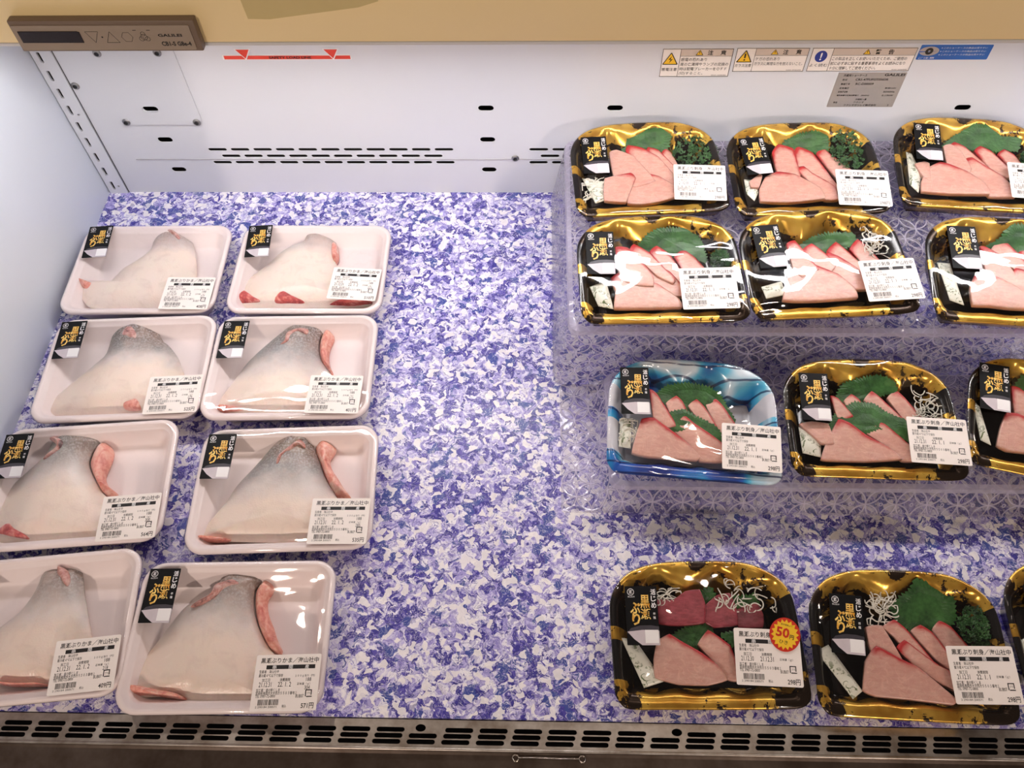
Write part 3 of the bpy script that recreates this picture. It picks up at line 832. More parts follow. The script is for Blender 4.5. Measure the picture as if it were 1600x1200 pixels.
                                [(-0.00865, 0.05558, 0), (0.00429, 0.07598, 1), (0.01511, 0.07242, 1), (0.02698, 0.06113, 1), (0.03346, 0.04199, 0), (0.03118, 0.0225, 0), (0.01196, 0.02218, 0), (0.00486, 0.04486, 0)]]},
             'r3a': {'brand': [-0.06518, 0.09237, 0.0816],
                     'daikon': [[(-0.07648, 0.06107, 0), (-0.06236, 0.03826, 0)]],
                     'leaves': [[(-0.04032, 0.09958, 0), (-0.02925, 0.11115, 0), (-0.00652, 0.11706, 0), (0.0163, 0.11428, 0), (0.03142, 0.10411, 0), (0.03979, 0.08829, 0), (0.04711, 0.07365, 0), (0.01278, 0.07757, 0),
                                 (-0.02482, 0.08641, 0)],
                                [(-0.04108, 0.0654, 0), (-0.02456, 0.07613, 0), (-0.00967, 0.0806, 0), (0.00725, 0.07094, 0), (0.02766, 0.06073, 0), (0.03224, 0.04622, 0), (0.00555, 0.05665, 0), (-0.024, 0.05387, 0)]],
                     'parsley': [],
                     'pos': (0.1692, 0.3931, 0.03, -0.0907),
                     'price': [0.06105, 0.03793, 0.0114],
                     'sachet': [[(-0.07855, 0.06495, 0), (-0.06724, 0.06397, 0), (-0.06536, 0.03105, 0), (-0.07874, 0.03235, 0)]],
                     'slices': [[(-0.04903, 0.10404, 1), (-0.04025, 0.09749, 1), (-0.02653, 0.08006, 1), (-0.02355, 0.07316, 0), (-0.04302, 0.06725, 0), (-0.04786, 0.07191, 0)],
                                [(-0.03051, 0.08796, 0), (-0.01848, 0.09782, 1), (-0.01176, 0.09177, 1), (-0.00497, 0.07899, 1), (-0.01702, 0.07377, 0), (-0.02648, 0.07801, 0)],
                                [(-0.00605, 0.08816, 0), (0.00417, 0.09679, 1), (0.0127, 0.08783, 1), (0.02302, 0.07547, 1), (0.0091, 0.07213, 0)],
                                [(0.01361, 0.09205, 0), (0.02578, 0.09983, 1), (0.03327, 0.09181, 1), (0.04894, 0.0718, 1), (0.03321, 0.0683, 0), (0.02209, 0.07538, 0)],
                                [(-0.06577, 0.02373, 0), (-0.06086, 0.04639, 0), (-0.05605, 0.06542, 1), (-0.04303, 0.06766, 1), (-0.024, 0.05387, 1), (-0.00527, 0.0397, 0), (0.00862, 0.02495, 0), (0.00504, 0.02015, 0),
                                 (-0.02317, 0.02076, 0), (-0.04876, 0.02085, 0)],
                                [(-0.02595, 0.05771, 0), (-0.01431, 0.07853, 1), (-0.00012, 0.06619, 1), (0.01847, 0.05386, 1), (0.03406, 0.04244, 0), (0.034, 0.02195, 0), (0.00775, 0.02099, 0), (-0.00527, 0.0397, 0)]]},
             'r3b': {'brand': [-0.06103, 0.08749, -0.0131],
                     'daikon': [[(0.0505, 0.10931, 0), (0.0834, 0.07306, 0)]],
                     'leaves': [[(-0.03424, 0.09154, 0), (-0.02467, 0.11242, 0), (-0.00589, 0.12104, 0), (0.01606, 0.12622, 0), (0.03265, 0.11889, 0), (0.03537, 0.10777, 0), (0.00506, 0.09786, 0),
                                 (-0.02055, 0.08915, 0)],
                                [(-0.0495, 0.05012, 0), (-0.0362, 0.07513, 0), (-0.01549, 0.0878, 0), (0.00533, 0.08724, 0), (0.02243, 0.07357, 0), (0.03801, 0.06849, 0), (0.03778, 0.04519, 0), (0.01302, 0.05628, 0),
                                 (-0.00988, 0.05166, 0), (-0.03653, 0.0581, 0)]],
                     'parsley': [],
                     'pos': (0.3669, 0.3961, 0.03, -0.0315),
                     'price': [0.0645, 0.04133, -0.031],
                     'sachet': [[(-0.0779, 0.05838, 0), (-0.05404, 0.05555, 0), (-0.05759, 0.02405, 0), (-0.07667, 0.0284, 0)]],
                     'slices': [[(-0.04065, 0.09654, 1), (-0.03236, 0.09257, 1), (-0.02379, 0.08421, 1), (-0.0319, 0.08199, 0), (-0.04233, 0.08217, 0)],
                                [(-0.02645, 0.09086, 0), (-0.01663, 0.09938, 1), (-0.00952, 0.09343, 1), (-0.00489, 0.08628, 1), (-0.01429, 0.08361, 0), (-0.02466, 0.08418, 0)],
                                [(-0.00425, 0.09363, 0), (0.00694, 0.10514, 1), (0.01532, 0.09631, 1), (0.03081, 0.08341, 1), (0.03937, 0.06949, 0), (0.02547, 0.07084, 0), (0.0115, 0.08172, 0)],
                                [(0.02262, 0.09852, 0), (0.03455, 0.10813, 1), (0.04193, 0.09924, 1), (0.05756, 0.07775, 1), (0.05749, 0.07207, 0), (0.04135, 0.07334, 0), (0.0311, 0.08533, 0)],
                                [(-0.06014, 0.01942, 0), (-0.05036, 0.04267, 0), (-0.03534, 0.06794, 1), (-0.02394, 0.06234, 1), (-0.00866, 0.04799, 1), (0.01321, 0.03413, 0), (0.02727, 0.02109, 0),
                                 (-0.01267, 0.01824, 0), (-0.04635, 0.0187, 0)],
                                [(-0.00963, 0.05353, 0), (0.00259, 0.06751, 1), (0.01411, 0.06381, 1), (0.02594, 0.0512, 1), (0.03903, 0.03698, 0), (0.03952, 0.02104, 0), (0.02643, 0.02106, 0), (0.01348, 0.03597, 0)],
                                [(-0.07945, 0.06021, 0), (-0.06535, 0.06263, 0), (-0.04658, 0.06053, 0), (-0.0495, 0.05012, 0), (-0.06321, 0.05052, 0)]]},
             'r3c': {'brand': [-0.06822, 0.09076, 0.0467],
                     'daikon': [],
                     'leaves': [[(-0.04201, 0.10644, 0), (-0.03667, 0.12069, 0), (-0.02043, 0.13435, 0), (-0.00159, 0.13223, 0), (0.00619, 0.11625, 0), (-0.00995, 0.10122, 0)]],
                     'parsley': [],
                     'pos': (0.551, 0.3945, 0.03, -0.2431),
                     'price': [0.02105, 0.04546, 0.0302],
                     'sachet': [[(-0.08609, 0.07994, 0), (-0.07784, 0.07237, 0), (-0.0651, 0.02903, 0), (-0.07567, 0.03255, 0)]],
                     'slices': [[(-0.04539, 0.10807, 1), (-0.03664, 0.1061, 1), (-0.02594, 0.09742, 0), (-0.01541, 0.08097, 0), (-0.01813, 0.06787, 0), (-0.03654, 0.06734, 0), (-0.04581, 0.0698, 0)],
                                [(-0.02594, 0.09424, 0), (-0.01787, 0.11055, 1), (-0.00726, 0.10505, 1), (0.00305, 0.08538, 0), (-0.00237, 0.07319, 0), (-0.01409, 0.08129, 0)],
                                [(-0.06142, 0.02765, 0), (-0.05752, 0.0507, 0), (-0.05244, 0.06931, 1), (-0.04184, 0.07075, 1), (-0.02601, 0.06598, 1), (-0.01043, 0.05131, 0), (-0.00298, 0.02757, 0),
                                 (-0.02611, 0.02613, 0), (-0.05069, 0.02377, 0)],
                                [(-0.02603, 0.0598, 0), (-0.01546, 0.07472, 1), (-0.00117, 0.06577, 1), (0.00759, 0.04657, 0), (0.00726, 0.02857, 0), (-0.00554, 0.02694, 0)]]},
             'r4a': {'brand': [-0.0625, 0.08313, 0.004],
                     'daikon': [[(0.01486, 0.119, 0), (0.06924, 0.09334, 0)], [(-0.04605, 0.11008, 0), (-0.0237, 0.09919, 0)]],
                     'leaves': [[(-0.00193, 0.11102, 0), (0.00973, 0.11581, 0), (0.01352, 0.10558, 0), (0.00162, 0.09773, 0)], [(0.02779, 0.10485, 0), (0.05444, 0.10808, 0), (0.05559, 0.09793, 0), (0.03286, 0.0932, 0)],
                                [(-0.03574, 0.06622, 0), (-0.01599, 0.07766, 0), (2e-05, 0.08077, 0), (0.00872, 0.07321, 0), (-0.00691, 0.05663, 0), (-0.02079, 0.05805, 0)],
                                [(0.01452, 0.0687, 0), (0.03049, 0.07179, 0), (0.03021, 0.05532, 0), (0.02294, 0.05975, 0)]],
                     'parsley': [],
                     'pos': (0.1715, 0.168, 0.0, 0.0103),
                     'price': [0.05532, 0.04517, -0.0405],
                     'sachet': [[(-0.08275, 0.06601, 0), (-0.06877, 0.06382, 0), (-0.04339, 0.02571, 0), (-0.06291, 0.01986, 0)]],
                     'slices': [[(-0.04573, 0.10301, 2), (-0.02995, 0.10072, 2), (-0.01638, 0.1105, 2), (-0.00183, 0.11213, 2), (0.00241, 0.09773, 2), (0.0006, 0.07849, 2), (-0.0255, 0.07686, 2), (-0.04586, 0.07829, 2)],
                                [(0.00068, 0.09617, 2), (0.01531, 0.10747, 2), (0.02829, 0.10956, 2), (0.03304, 0.09475, 2), (0.03343, 0.07711, 2), (0.00894, 0.07548, 2), (-0.00069, 0.08153, 2)],
                                [(0.03049, 0.09319, 2), (0.05442, 0.10135, 2), (0.0595, 0.08868, 2), (0.05834, 0.0757, 2), (0.03248, 0.07559, 2)],
                                [(-0.0528, 0.04531, 0), (-0.04852, 0.06241, 0), (-0.03555, 0.06878, 1), (-0.02665, 0.06251, 1), (-0.0059, 0.0507, 1), (0.00841, 0.03903, 0), (0.01694, 0.02532, 0), (-0.00256, 0.02091, 0),
                                 (-0.02994, 0.02176, 0), (-0.0532, 0.02782, 0)],
                                [(-0.00975, 0.0596, 0), (0.00247, 0.07348, 1), (0.01124, 0.06718, 1), (0.02278, 0.05826, 1), (0.02658, 0.0435, 0), (0.02602, 0.02465, 0), (0.01633, 0.02675, 0), (0.00562, 0.04193, 0)]]},
             'r4b': {'brand': [-0.05975, 0.08151, -0.0443],
                     'daikon': [[(-0.03289, 0.11631, 0), (-0.00703, 0.08843, 0)]],
                     'leaves': [[(-0.01083, 0.10584, 0), (0.01059, 0.12499, 0), (0.01448, 0.1355, 0), (0.02723, 0.13143, 0), (0.04215, 0.12672, 0), (0.05133, 0.11627, 0), (0.05285, 0.09786, 0), (0.04357, 0.08824, 0),
                                 (0.0261, 0.08424, 0), (0.00757, 0.0832, 0), (-0.00505, 0.09158, 0)]],
                     'parsley': [[(0.05236, 0.10858, 0), (0.08367, 0.07033, 0)]],
                     'pos': (0.3613, 0.161, 0.0, -0.0434),
                     'price': [0.06321, 0.04242, 0.0499],
                     'sachet': [[(-0.0873, 0.05841, 0), (-0.07515, 0.06504, 0), (-0.04722, 0.02445, 0), (-0.05707, 0.01679, 0)]],
                     'slices': [[(-0.04159, 0.07067, 0), (-0.03924, 0.08359, 0), (-0.02272, 0.08633, 0), (-0.01305, 0.06707, 0), (-0.01219, 0.05679, 0), (-0.03204, 0.06155, 0)],
                                [(-0.02296, 0.0845, 0), (-0.00957, 0.09239, 1), (7e-05, 0.08428, 1), (0.01478, 0.07013, 1), (0.02146, 0.05944, 0), (0.00164, 0.06346, 0), (-0.01181, 0.07609, 0)],
                                [(0.00448, 0.08302, 0), (0.01615, 0.08927, 1), (0.02587, 0.08272, 1), (0.03623, 0.07135, 1), (0.03759, 0.0567, 0), (0.02068, 0.06898, 0)],
                                [(0.02634, 0.08576, 0), (0.03547, 0.09491, 1), (0.04537, 0.08985, 1), (0.0616, 0.07352, 1), (0.05712, 0.06957, 0), (0.03763, 0.07068, 0)],
                                [(-0.04881, 0.02364, 0), (-0.04309, 0.05209, 0), (-0.03143, 0.06633, 1), (-0.01163, 0.05535, 1), (0.00534, 0.04757, 0), (0.02376, 0.0314, 0), (0.03671, 0.02014, 0), (0.03365, 0.01506, 0),
                                 (-0.0079, 0.01825, 0), (-0.03742, 0.01935, 0)],
                                [(-0.01172, 0.06566, 1), (-0.00295, 0.0739, 1), (0.01059, 0.0625, 1), (0.02678, 0.05025, 1), (0.03653, 0.04574, 0), (0.03802, 0.02797, 0), (0.02156, 0.03626, 0), (0.00393, 0.04822, 0)]]},
             'r4c': {'daikon': [], 'leaves': [], 'parsley': [], 'pos': (0.56, 0.1775, 0.0, 0.0262), 'sachet': [], 'slices': []}}}

# ------------------------------------------------------------------ the display case
WY = 0.8745          # back wall
XL, XR = -0.617, 1.50
R90 = (math.pi / 2, 0, 0)

# deck with its printed liner
deck = structure(link('floor', box_mesh('floor', (XR - XL, WY - 0.1605, 0.006), M['deck'], 0.0, center=((XL + XR) / 2, (WY + 0.1605) / 2, -0.003))), 'indigo and white patterned liner on the case deck')

# back wall sheet with real slots
holes = []
for hx in (-0.5005, -0.0632, 0.1028, 0.5431, 0.98):
    for hz in (0.1465, 0.0955, 0.0428):
        holes.append(oblong(hx, hz, 0.0205, 0.0085))
for g0 in (-0.4344, 0.0055, 0.4454, 0.8853):
    for k in range(11):
        holes.append(oblong(g0 + k * 0.0311, 0.0785, 0.0258, 0.0052))
        holes.append(oblong(g0 + k * 0.0311, 0.0558, 0.0258, 0.0052))
        if k < 10:
            holes.append(oblong(g0 + 0.0155 + k * 0.0311, 0.0672, 0.0258, 0.0052))
holes = [h for h in holes if True]
clean = []
for h in holes:                                     # a slot that would run into a bracket hole is left out
    cx = sum(p[0] for p in h) / len(h)
    cz = sum(p[1] for p in h) / len(h)
    if any(abs(cx - bx) < 0.026 and abs(cz - bz) < 0.009 and (abs(cx - bx) > 1e-6 or abs(cz - bz) > 1e-6) for bx in (-0.5005, -0.0632, 0.1028, 0.5431, 0.98) for bz in (0.1465, 0.0955, 0.0428)):
        continue
    clean.append(h)
sheet = perforated('wall_back', [(-0.5885, 0.0), (XR, 0.0), (XR, 0.42), (-0.5885, 0.42)], clean, 0.0014, M['wall'])
wall_back = structure(link('wall_back', sheet, None, (0, WY + 0.0007, 0), R90), 'white enamelled back wall of the case with air slots')
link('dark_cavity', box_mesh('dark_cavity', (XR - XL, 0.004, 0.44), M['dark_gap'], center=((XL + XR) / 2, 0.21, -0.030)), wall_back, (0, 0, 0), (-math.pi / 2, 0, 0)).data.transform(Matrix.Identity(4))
def on_wall(name, me, x, z, parent=None, off=0.0, rot=0.0):
    """mesh drawn in XY, set upright on the back wall facing the shopper"""
    o = link(name, me, None, (x, WY - off, z), (math.pi / 2, 0, rot))
    if parent is not None:
        o.parent = parent
        o.matrix_parent_inverse = parent_matrix(parent)
    return o
def parent_matrix(p):
    return (Matrix.Translation(p.location) @ p.rotation_euler.to_matrix().to_4x4()).inverted()
# fix the cavity panel: world placement behind the sheet
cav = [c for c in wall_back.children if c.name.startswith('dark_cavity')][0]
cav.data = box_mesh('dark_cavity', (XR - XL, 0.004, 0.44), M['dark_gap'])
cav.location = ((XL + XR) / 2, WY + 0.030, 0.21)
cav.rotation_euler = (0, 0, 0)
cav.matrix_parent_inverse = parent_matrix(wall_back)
# folded seam of the lower panel
s = on_wall('seam_strip', box_mesh('seam_strip', (XR + 0.554, 0.0010, 0.0012), M['seam'], 0.0003), (XR - 0.554) / 2, 0.0617, wall_back, 0.0004)
# cover plate with rounded corners
cp = on_wall('cover_plate', plate('cover_plate', rrect(0.113, 0.150, 0.012), 0.0014, M['wall']), -0.4955, 0.1965, wall_back, 0.0002)
cp2 = plate('cover_plate', rrect(0.113, 0.150, 0.012), 0.0014, M['wall'])
hole_me = perforated('cover_plate', rrect(0.113, 0.150, 0.012), [oblong(-0.005, 0.1465 - 0.1965, 0.0212, 0.0092)], 0.0014, M['wall'])
cp.data = hole_me
cp.location.y = WY - 0.0009
def screw_mesh():
    n = 20
    rings = []
    for r, z in ((0.0052, 0), (0.0052, 0.0006), (0.0044, 0.0016), (0.0028, 0.0022), (0.0024, 0.0014)):
        rings.append([(r * math.cos(2 * math.pi * i / n), r * math.sin(2 * math.pi * i / n), z) for i in range(n)])
    v, f = loft(rings)
    fm = [0] * (len(f) - 1 - n) + [1] * (n + 1)
    # washer ring beneath
    return mesh('screw', v, f, [M['steel'], M['screw_recess']], True, fm)
SCREW = screw_mesh()
for sx, sz in ((-0.5338, 0.2295), (-0.4594, 0.2301), (-0.5406, 0.1262), (-0.4464, 0.1258)):
    o = on_wall('screw', SCREW, sx, sz, None, 0.0016)
    o.parent = cp
    o.matrix_parent_inverse = parent_matrix(cp)
for sx, sz in ((-0.5831, 0.1819), (-0.0266, 0.0637)):
    on_wall('screw', SCREW, sx, sz, wall_back, 0.0003)
# slotted upright in the corner
post = perforated('slotted_upright', [(-0.6155, 0.0), (-0.5895, 0.0), (-0.5895, 0.42), (-0.6155, 0.42)], [rr for rr in ([(x + -0.6065, y + 0.0148 + 0.0262 * k) for x, y in rrect(0.0042, 0.0150, 0.0012, 2)] for k in range(15))] + [[(x - 0.5985, y + z) for x, y in rrect(0.003, 0.003, 0.0014, 3)] for z in (0.0135, 0.139)], 0.003, M['wall'])
po = on_wall('slotted_upright', post, 0, 0, wall_back, 0.0012)
on_wall('slot_shade_sheet', box_mesh('slot_shade_sheet', (0.026, 0.42, 0.001), M['dark_gap'], center=(0, 0.21, 0)), -0.6025, 0, wall_back, -0.0015)  # black sheet paints the shade inside the upright's slots
for gx in (-0.6162, -0.5892):
    on_wall('dark_joint', box_mesh('dark_joint', (0.0014, 0.42, 0.0008), M['dark_seam'], center=(0, 0.21, 0)), gx, 0, wall_back, 0.0002)

# left end wall
structure(link('wall_left', box_mesh('wall_left', (0.03, 0.86, 0.62), M['wall_side'], 0.003, center=(XL - 0.015, 0.475, 0.25))), 'pale bluish white end wall of the case')

# hood over the back with the lamp behind its fascia
HY = 0.68
hood = thing('case_hood', 'beige enamelled hood running along the top above the back wall', 'hood', ((XL + XR) / 2, HY, 0.3718))
HL = XR - XL + 0.06
link('fascia', box_mesh('fascia', (HL, 0.006, 0.150), M['beige'], 0.0015, center=(0, 0.003, 0.0785)), hood)
link('lip', box_mesh('lip', (HL, 0.010, 0.0035), M['lip'], 0.001, center=(0, 0.0048, 0.00175)), hood)
link('soffit', box_mesh('soffit', (HL, 0.186, 0.003), M['wall'], center=(0, 0.0995, 0.045)), hood)
link('top_cover', box_mesh('top_cover', (HL, 0.192, 0.004), M['beige'], 0.0015, center=(0, 0.0960, 0.155)), hood)
def half_tube(length, r, n=10):
    rings = []
    for x in (-length / 2, length / 2):
        rings.append([(x, r * math.cos(math.pi + math.pi * i / n), r * math.sin(math.pi + math.pi * i / n)) for i in range(n + 1)])
    v = rings[0] + rings[1]
    m = n + 1
    f = [(i, i + 1, m + i + 1, m + i) for i in range(n)]
    f += [tuple(range(m)), tuple(reversed(range(m, 2 * m)))]
    return v, f
v, f = half_tube(XR - XL - 0.06, 0.008)
link('lamp_diffuser', mesh('lamp_diffuser', v, f, M['lamp'], True), hood, (0, 0.040, 0.0190))
link('lamp_housing', box_mesh('lamp_housing', (XR - XL - 0.05, 0.030, 0.026), M['wall'], 0.002, center=(0, 0.040, 0.0315)), hood)
link('added_light_flange', box_mesh('added_light_flange', (XR - XL - 0.05, 0.002, 0.060), M['wall'], 0.0006, center=(0, 0.065, 0.0150)), hood)  # unseen flange added to keep lamp light off the top of the wall

# olive card stuck to the fascia
card = plate('price_card_holder', [(-0.2665, 0.47), (-0.2606, 0.4003), (-0.2408, 0.3998), (-0.1580, 0.4111), (-0.1397, 0.4168), (-0.1378, 0.47)], 0.0012, M['olive'])
tag(link('price_card_holder', card, None, (0, HY - 0.0004, 0), R90), 'olive tinted plastic card on the beige hood fascia', 'card')

# controller on the fascia
ctl = thing('temperature_controller', 'taupe temperature controller panel with dark display on the hood', 'controller', (-0.3937, HY, 0.3883))
ctl.scale = (0.919, 0.919, 0.919)
link('body', box_mesh('body', (0.186, 0.010, 0.034), M['panel_dark'], 0.0015, center=(0, -0.005, 0)), ctl)
link('face_plate', plate('face_plate', rrect(0.178, 0.027, 0.0015, 3), 0.0012, M['panel']), ctl, (-0.002, -0.0098, -0.001), R90)
link('display', plate('display', [(-0.031, -0.0058), (0.031, -0.0058), (0.031, 0.0058), (0.028, 0.0066), (-0.031, 0.0066)], 0.0012, M['display']), ctl, (-0.0555, -0.0106, 0.0), R90)
pr = Print()
def tri_line(p, cx, cy, w, h, up, t=0.0004):
    s_ = 1 if up else -1
    a, b, c = (cx - w / 2, cy - s_ * h / 2), (cx + w / 2, cy - s_ * h / 2), (cx, cy + s_ * h / 2)
    for q, r_ in ((a, b), (b, c), (c, a)):
        d = Vector((r_[0] - q[0], r_[1] - q[1])).normalized() * t
        p.poly([(q[0] - d.y / 2, q[1] + d.x / 2), (q[0] + d.y / 2, q[1] - d.x / 2), (r_[0] + d.y / 2, r_[1] - d.x / 2), (r_[0] - d.y / 2, r_[1] + d.x / 2)])
tri_line(pr, -0.0125, 0.0, 0.013, 0.012, False)
tri_line(pr, 0.0055, 0.0, 0.013, 0.012, True)
pr.rect(-0.0045, -0.0008, -0.0030, 0.0008)
pr.ring(0.0215, 0.0, 0.0055, 0.0059, 6)
pr.ring(0.0385, 0.0, 0.0030, 0.0034, 14).ring(0.0355, -0.002, 0.0022, 0.0026, 12).ring(0.0415, -0.002, 0.0022, 0.0026, 12).ring(0.0385, 0.0035, 0.0020, 0.0024, 12)
pr.rect(0.0295, 0.0072, 0.0330, 0.0078).rect(0.0435, 0.0072, 0.0470, 0.0078)
link('button_outlines', pr.mesh('button_outlines', M['screw_recess']), ctl, (0, -0.0112, 0.0), R90)
pr = Print().text('GALILEI', 0.053, 0.077, 0.0018, 0.0032, 0.03).text('CB1-S G8e-4', 0.0535, 0.0835, -0.0075, 0.0050, 0.03)
link('lettering', pr.mesh('lettering', M['ink']), ctl, (0, -0.0112, 0.0), R90)

# ---- notices on the back wall
def sticker(name, label, cat, x0, x1, z0, z1, base, thick=0.0004):
    t = thing(name, label, cat, ((x0 + x1) / 2, WY, (z0 + z1) / 2))
    link('backing', plate('backing', rrect(x1 - x0, z1 - z0, 0.001, 2), thick, base), t, (0, 0, 0), R90)
    return t, x1 - x0, z1 - z0
def stuck(name, pr_, mat, t, lvl=1):
    return link(name, pr_.mesh(name, mat), t, (0, -0.0005 - 0.00015 * lvl, 0), R90)
t, w, h = sticker('load_line_tape', 'thin red load line tape with two downward triangles on the back wall', 'tape', -0.3820, -0.2238, 0.2188, 0.2256, M['white_ink'])
p = Print().rect(-w / 2 + 0.002, -0.0024, w / 2 - 0.0012, 0.0026)
stuck('red_line', p, M['red'], t)
for cx in (0.0270 - w / 2, 0.1345 - w / 2):
    p = Print()
    q = Print()
    p.poly([(cx - 0.0100, 0.0122), (cx + 0.0018, -0.0034), (cx + 0.0105, 0.0122)])
    q.poly([(cx - 0.0082, 0.0112), (cx + 0.0014, -0.0012), (cx + 0.0084, 0.0112)])
    stuck('arrow_border', p, M['white_ink'], t, 2)
    stuck('arrow', q, M['red'], t, 3)
stuck('lettering', Print().text('SAFETY LOAD LINE', -0.022, 0.030, 0.0001, 0.0034, 0.03), M['ink'], t, 3)

def warn(label, x0, x1, z0, z1, sym, cap, head, lines, split, code):
    t, w, h = sticker('warning_sticker', label, 'sticker', x0, x1, z0, z1, M['paper'])
    xs = -w / 2 + split
    stuck('header_band', Print().rect(xs, h / 2 - 0.0098, w / 2 - 0.0006, h / 2 - 0.0006), M['tan_head'], t)
    p = Print().frame(-w / 2, -h / 2, w / 2, h / 2, 0.0006).rect(xs, -h / 2, xs + 0.0005, h / 2).rect(xs, h / 2 - 0.0102, w / 2, h / 2 - 0.0098)
    cx = -w / 2 + split / 2
    hx = (xs + w / 2) / 2
    p.text(head[0], hx + 0.001, hx + 0.0075, h / 2 - 0.0053, 0.0068, 0.02).text(head[1], hx + 0.0165, hx + 0.0230, h / 2 - 0.0053, 0.0068, 0.02)
    p.text(cap, -w / 2 + 0.0016, xs - 0.0014, -h / 2 + h * 0.27, 0.0044, 0.0)
    y = h / 2 - 0.0145
    step = min(0.0066, (h - 0.0125) / len(lines))
    for ln, wd in lines:
        p.text(ln, xs + 0.0018, xs + 0.0018 + wd, y, 0.0046, 0.0)
        y -= step
    p.text(code, w / 2 - 0.021, w / 2 - 0.003, -h / 2 + 0.0021, 0.0013, 0.0)
    ty = h * 0.14
    yl = Print()
    if sym == 'blue':
        n = Print().poly([(cx + 0.0072 * math.cos(a * math.pi / 12), ty + 0.0078 * math.sin(a * math.pi / 12)) for a in range(24)])
        stuck('symbol', n, M['navy'], t, 2)
        stuck('symbol_mark', Print().text('!', cx - 0.0011, cx + 0.0011, ty, 0.0105, 0.03), M['white_ink'], t, 3)
    else:
        yl.poly([(cx - 0.0088, ty - 0.0072), (cx + 0.0088, ty - 0.0072), (cx, ty + 0.0085)])
    hx0 = hx - 0.0085
    if sym != 'blue':
        stuck('hazard_triangle', yl, M['yellow'], t, 1)
    yl = Print()
    yl.poly([(hx0 - 0.0042, h / 2 - 0.0085), (hx0 + 0.0042, h / 2 - 0.0085), (hx0, h / 2 - 0.0018)])
    tri_line(p, hx0, h / 2 - 0.00515, 0.0084, 0.0067, True, 0.0006)
    p.rect(hx0 - 0.0004, h / 2 - 0.0066, hx0 + 0.0004, h / 2 - 0.0034)
    if sym == 'bolt':
        tri_line(p, cx, ty + 0.00065, 0.0176, 0.0157, True, 0.0010)
        p.poly([(cx + 0.0010, ty + 0.0040), (cx - 0.0026, ty - 0.0010), (cx - 0.0002, ty - 0.0008)]).poly([(cx + 0.0002, ty - 0.0004), (cx + 0.0026, ty + 0.0002), (cx - 0.0014, ty - 0.0058)])
    elif sym == 'bang':
        tri_line(p, cx, ty + 0.00065, 0.0176, 0.0157, True, 0.0010)
        p.rect(cx - 0.0009, ty - 0.0018, cx + 0.0009, ty + 0.0042).rect(cx - 0.0009, ty - 0.0052, cx + 0.0009, ty - 0.0034)
    stuck('warning_triangle', yl, M['yellow'], t, 2)
    stuck('printed_text', p, M['ink'], t, 3)
warn('caution sticker with yellow lightning bolt triangle, leftmost of the wall notices', 0.1527, 0.2368, 0.1940, 0.2326, 'bolt', '感電注意', '注意', [('感電の恐れあり', 0.031), ('扉の亡清掃やランプの交換の', 0.058), ('時は配電ブレーカーをＯＦＦ', 0.057), ('(切)すること。', 0.029)], 0.0215, '000-00000')
warn('caution sticker with exclamation triangle about glass, between the other two notices', 0.2407, 0.3264, 0.2010, 0.2332, 'bang', 'ガラス注意', '注意', [('ケガの恐れあり', 0.029), ('ガラスに無理な力を加えないこと。', 0.058)], 0.0225, '000-00000')
warn('white warning sticker with round blue exclamation mark above the silver plate', 0.3303, 0.4535, 0.2012, 0.2332, 'blue', 'よく読む', '警告', [('この製品を正しくお使いいただくため、ご使用の', 0.089), ('前に必ず本に貼する重要事項をよくお読みになり', 0.089), ('十分に理解してご使用ください。', 0.056)], 0.0245, '000-00000')

t, w, h = sticker('rating_plate', 'silver rating plate with small black print under the warning sticker', 'plate', 0.3710, 0.4539, 0.1481, 0.1990, M['plate'])
p = Print().text('冷蔵用ショーケース', -0.0345, -0.006, 0.0215, 0.0036).text('GALILEI', 0.0150, 0.0395, 0.0222, 0.0036, 0.03)
p.text('形式', -0.034, -0.028, 0.0152, 0.003).text('CRS-47FUFGTSNOR', -0.018, 0.022, 0.0155, 0.0032)
p.text('製造番号', -0.034, -0.023, 0.0090, 0.003).text('RC-D00009', -0.016, 0.006, 0.0092, 0.0032)
for i, (a, b) in enumerate((('定格電圧', '単相100V'), ('定格周波数', '50/60Hz'), ('電熱装置の定格消費電力　(50/60Hz)', '0.17kW'))):
    y = 0.0030 - i * 0.0054
    p.text(a, -0.034, -0.022 if i < 2 else 0.006, y, 0.0028).text(b, 0.022, 0.036, y, 0.0026)
p.text('冷媒封入量', -0.009, 0.005, -0.0136, 0.0028).text('製造', -0.035, -0.030, -0.0182, 0.0028).text('フクシマ', -0.010, 0.003, -0.0180, 0.0028)
p.text('フクシマガリレイ株式会社', -0.021, 0.020, -0.0224, 0.0032).text('S', 0.034, 0.0355, -0.0225, 0.0026)
stuck('printed_text', p, M['ink'], t)

t, w, h = sticker('notice_sticker', 'blue notice sticker with an eye symbol at the wall top', 'sticker', 0.4565, 0.5406, 0.2166, 0.2364, M['blue'])
p = Print()
lens = [(-0.0305 + 0.0115 * math.cos(a), 0.0018 + 0.0062 * math.sin(a)) for a in (i * math.pi / 12 for i in range(24))]
p.poly([(-0.042, 0.0018)] + [(x, y) for x, y in lens if y > 0.0018][::-1] + [(-0.019, 0.0018)] + [(x, y) for x, y in lens if y <= 0.0018][::-1])
stuck('eye_white', p, M['plate'], t)
stuck('eye_iris', Print().ring(-0.0305, 0.0018, 0.0014, 0.0046, 18), M['ink'], t, 2)
p = Print()
for i in range(3):
    p.text('このショーケースの商品は見やすい', -0.015, 0.036, 0.0062 - i * 0.0045, 0.0024, 0.0)
p.text('ご注意', -0.040, -0.021, -0.0072, 0.0026, 0.0)
for i in range(3):
    p.rect(-0.0175, 0.0055 - i * 0.0045, -0.0165, 0.0066 - i * 0.0045)
stuck('printed_text', p, M['tan_head'] if False else M['white_ink'], t, 2)

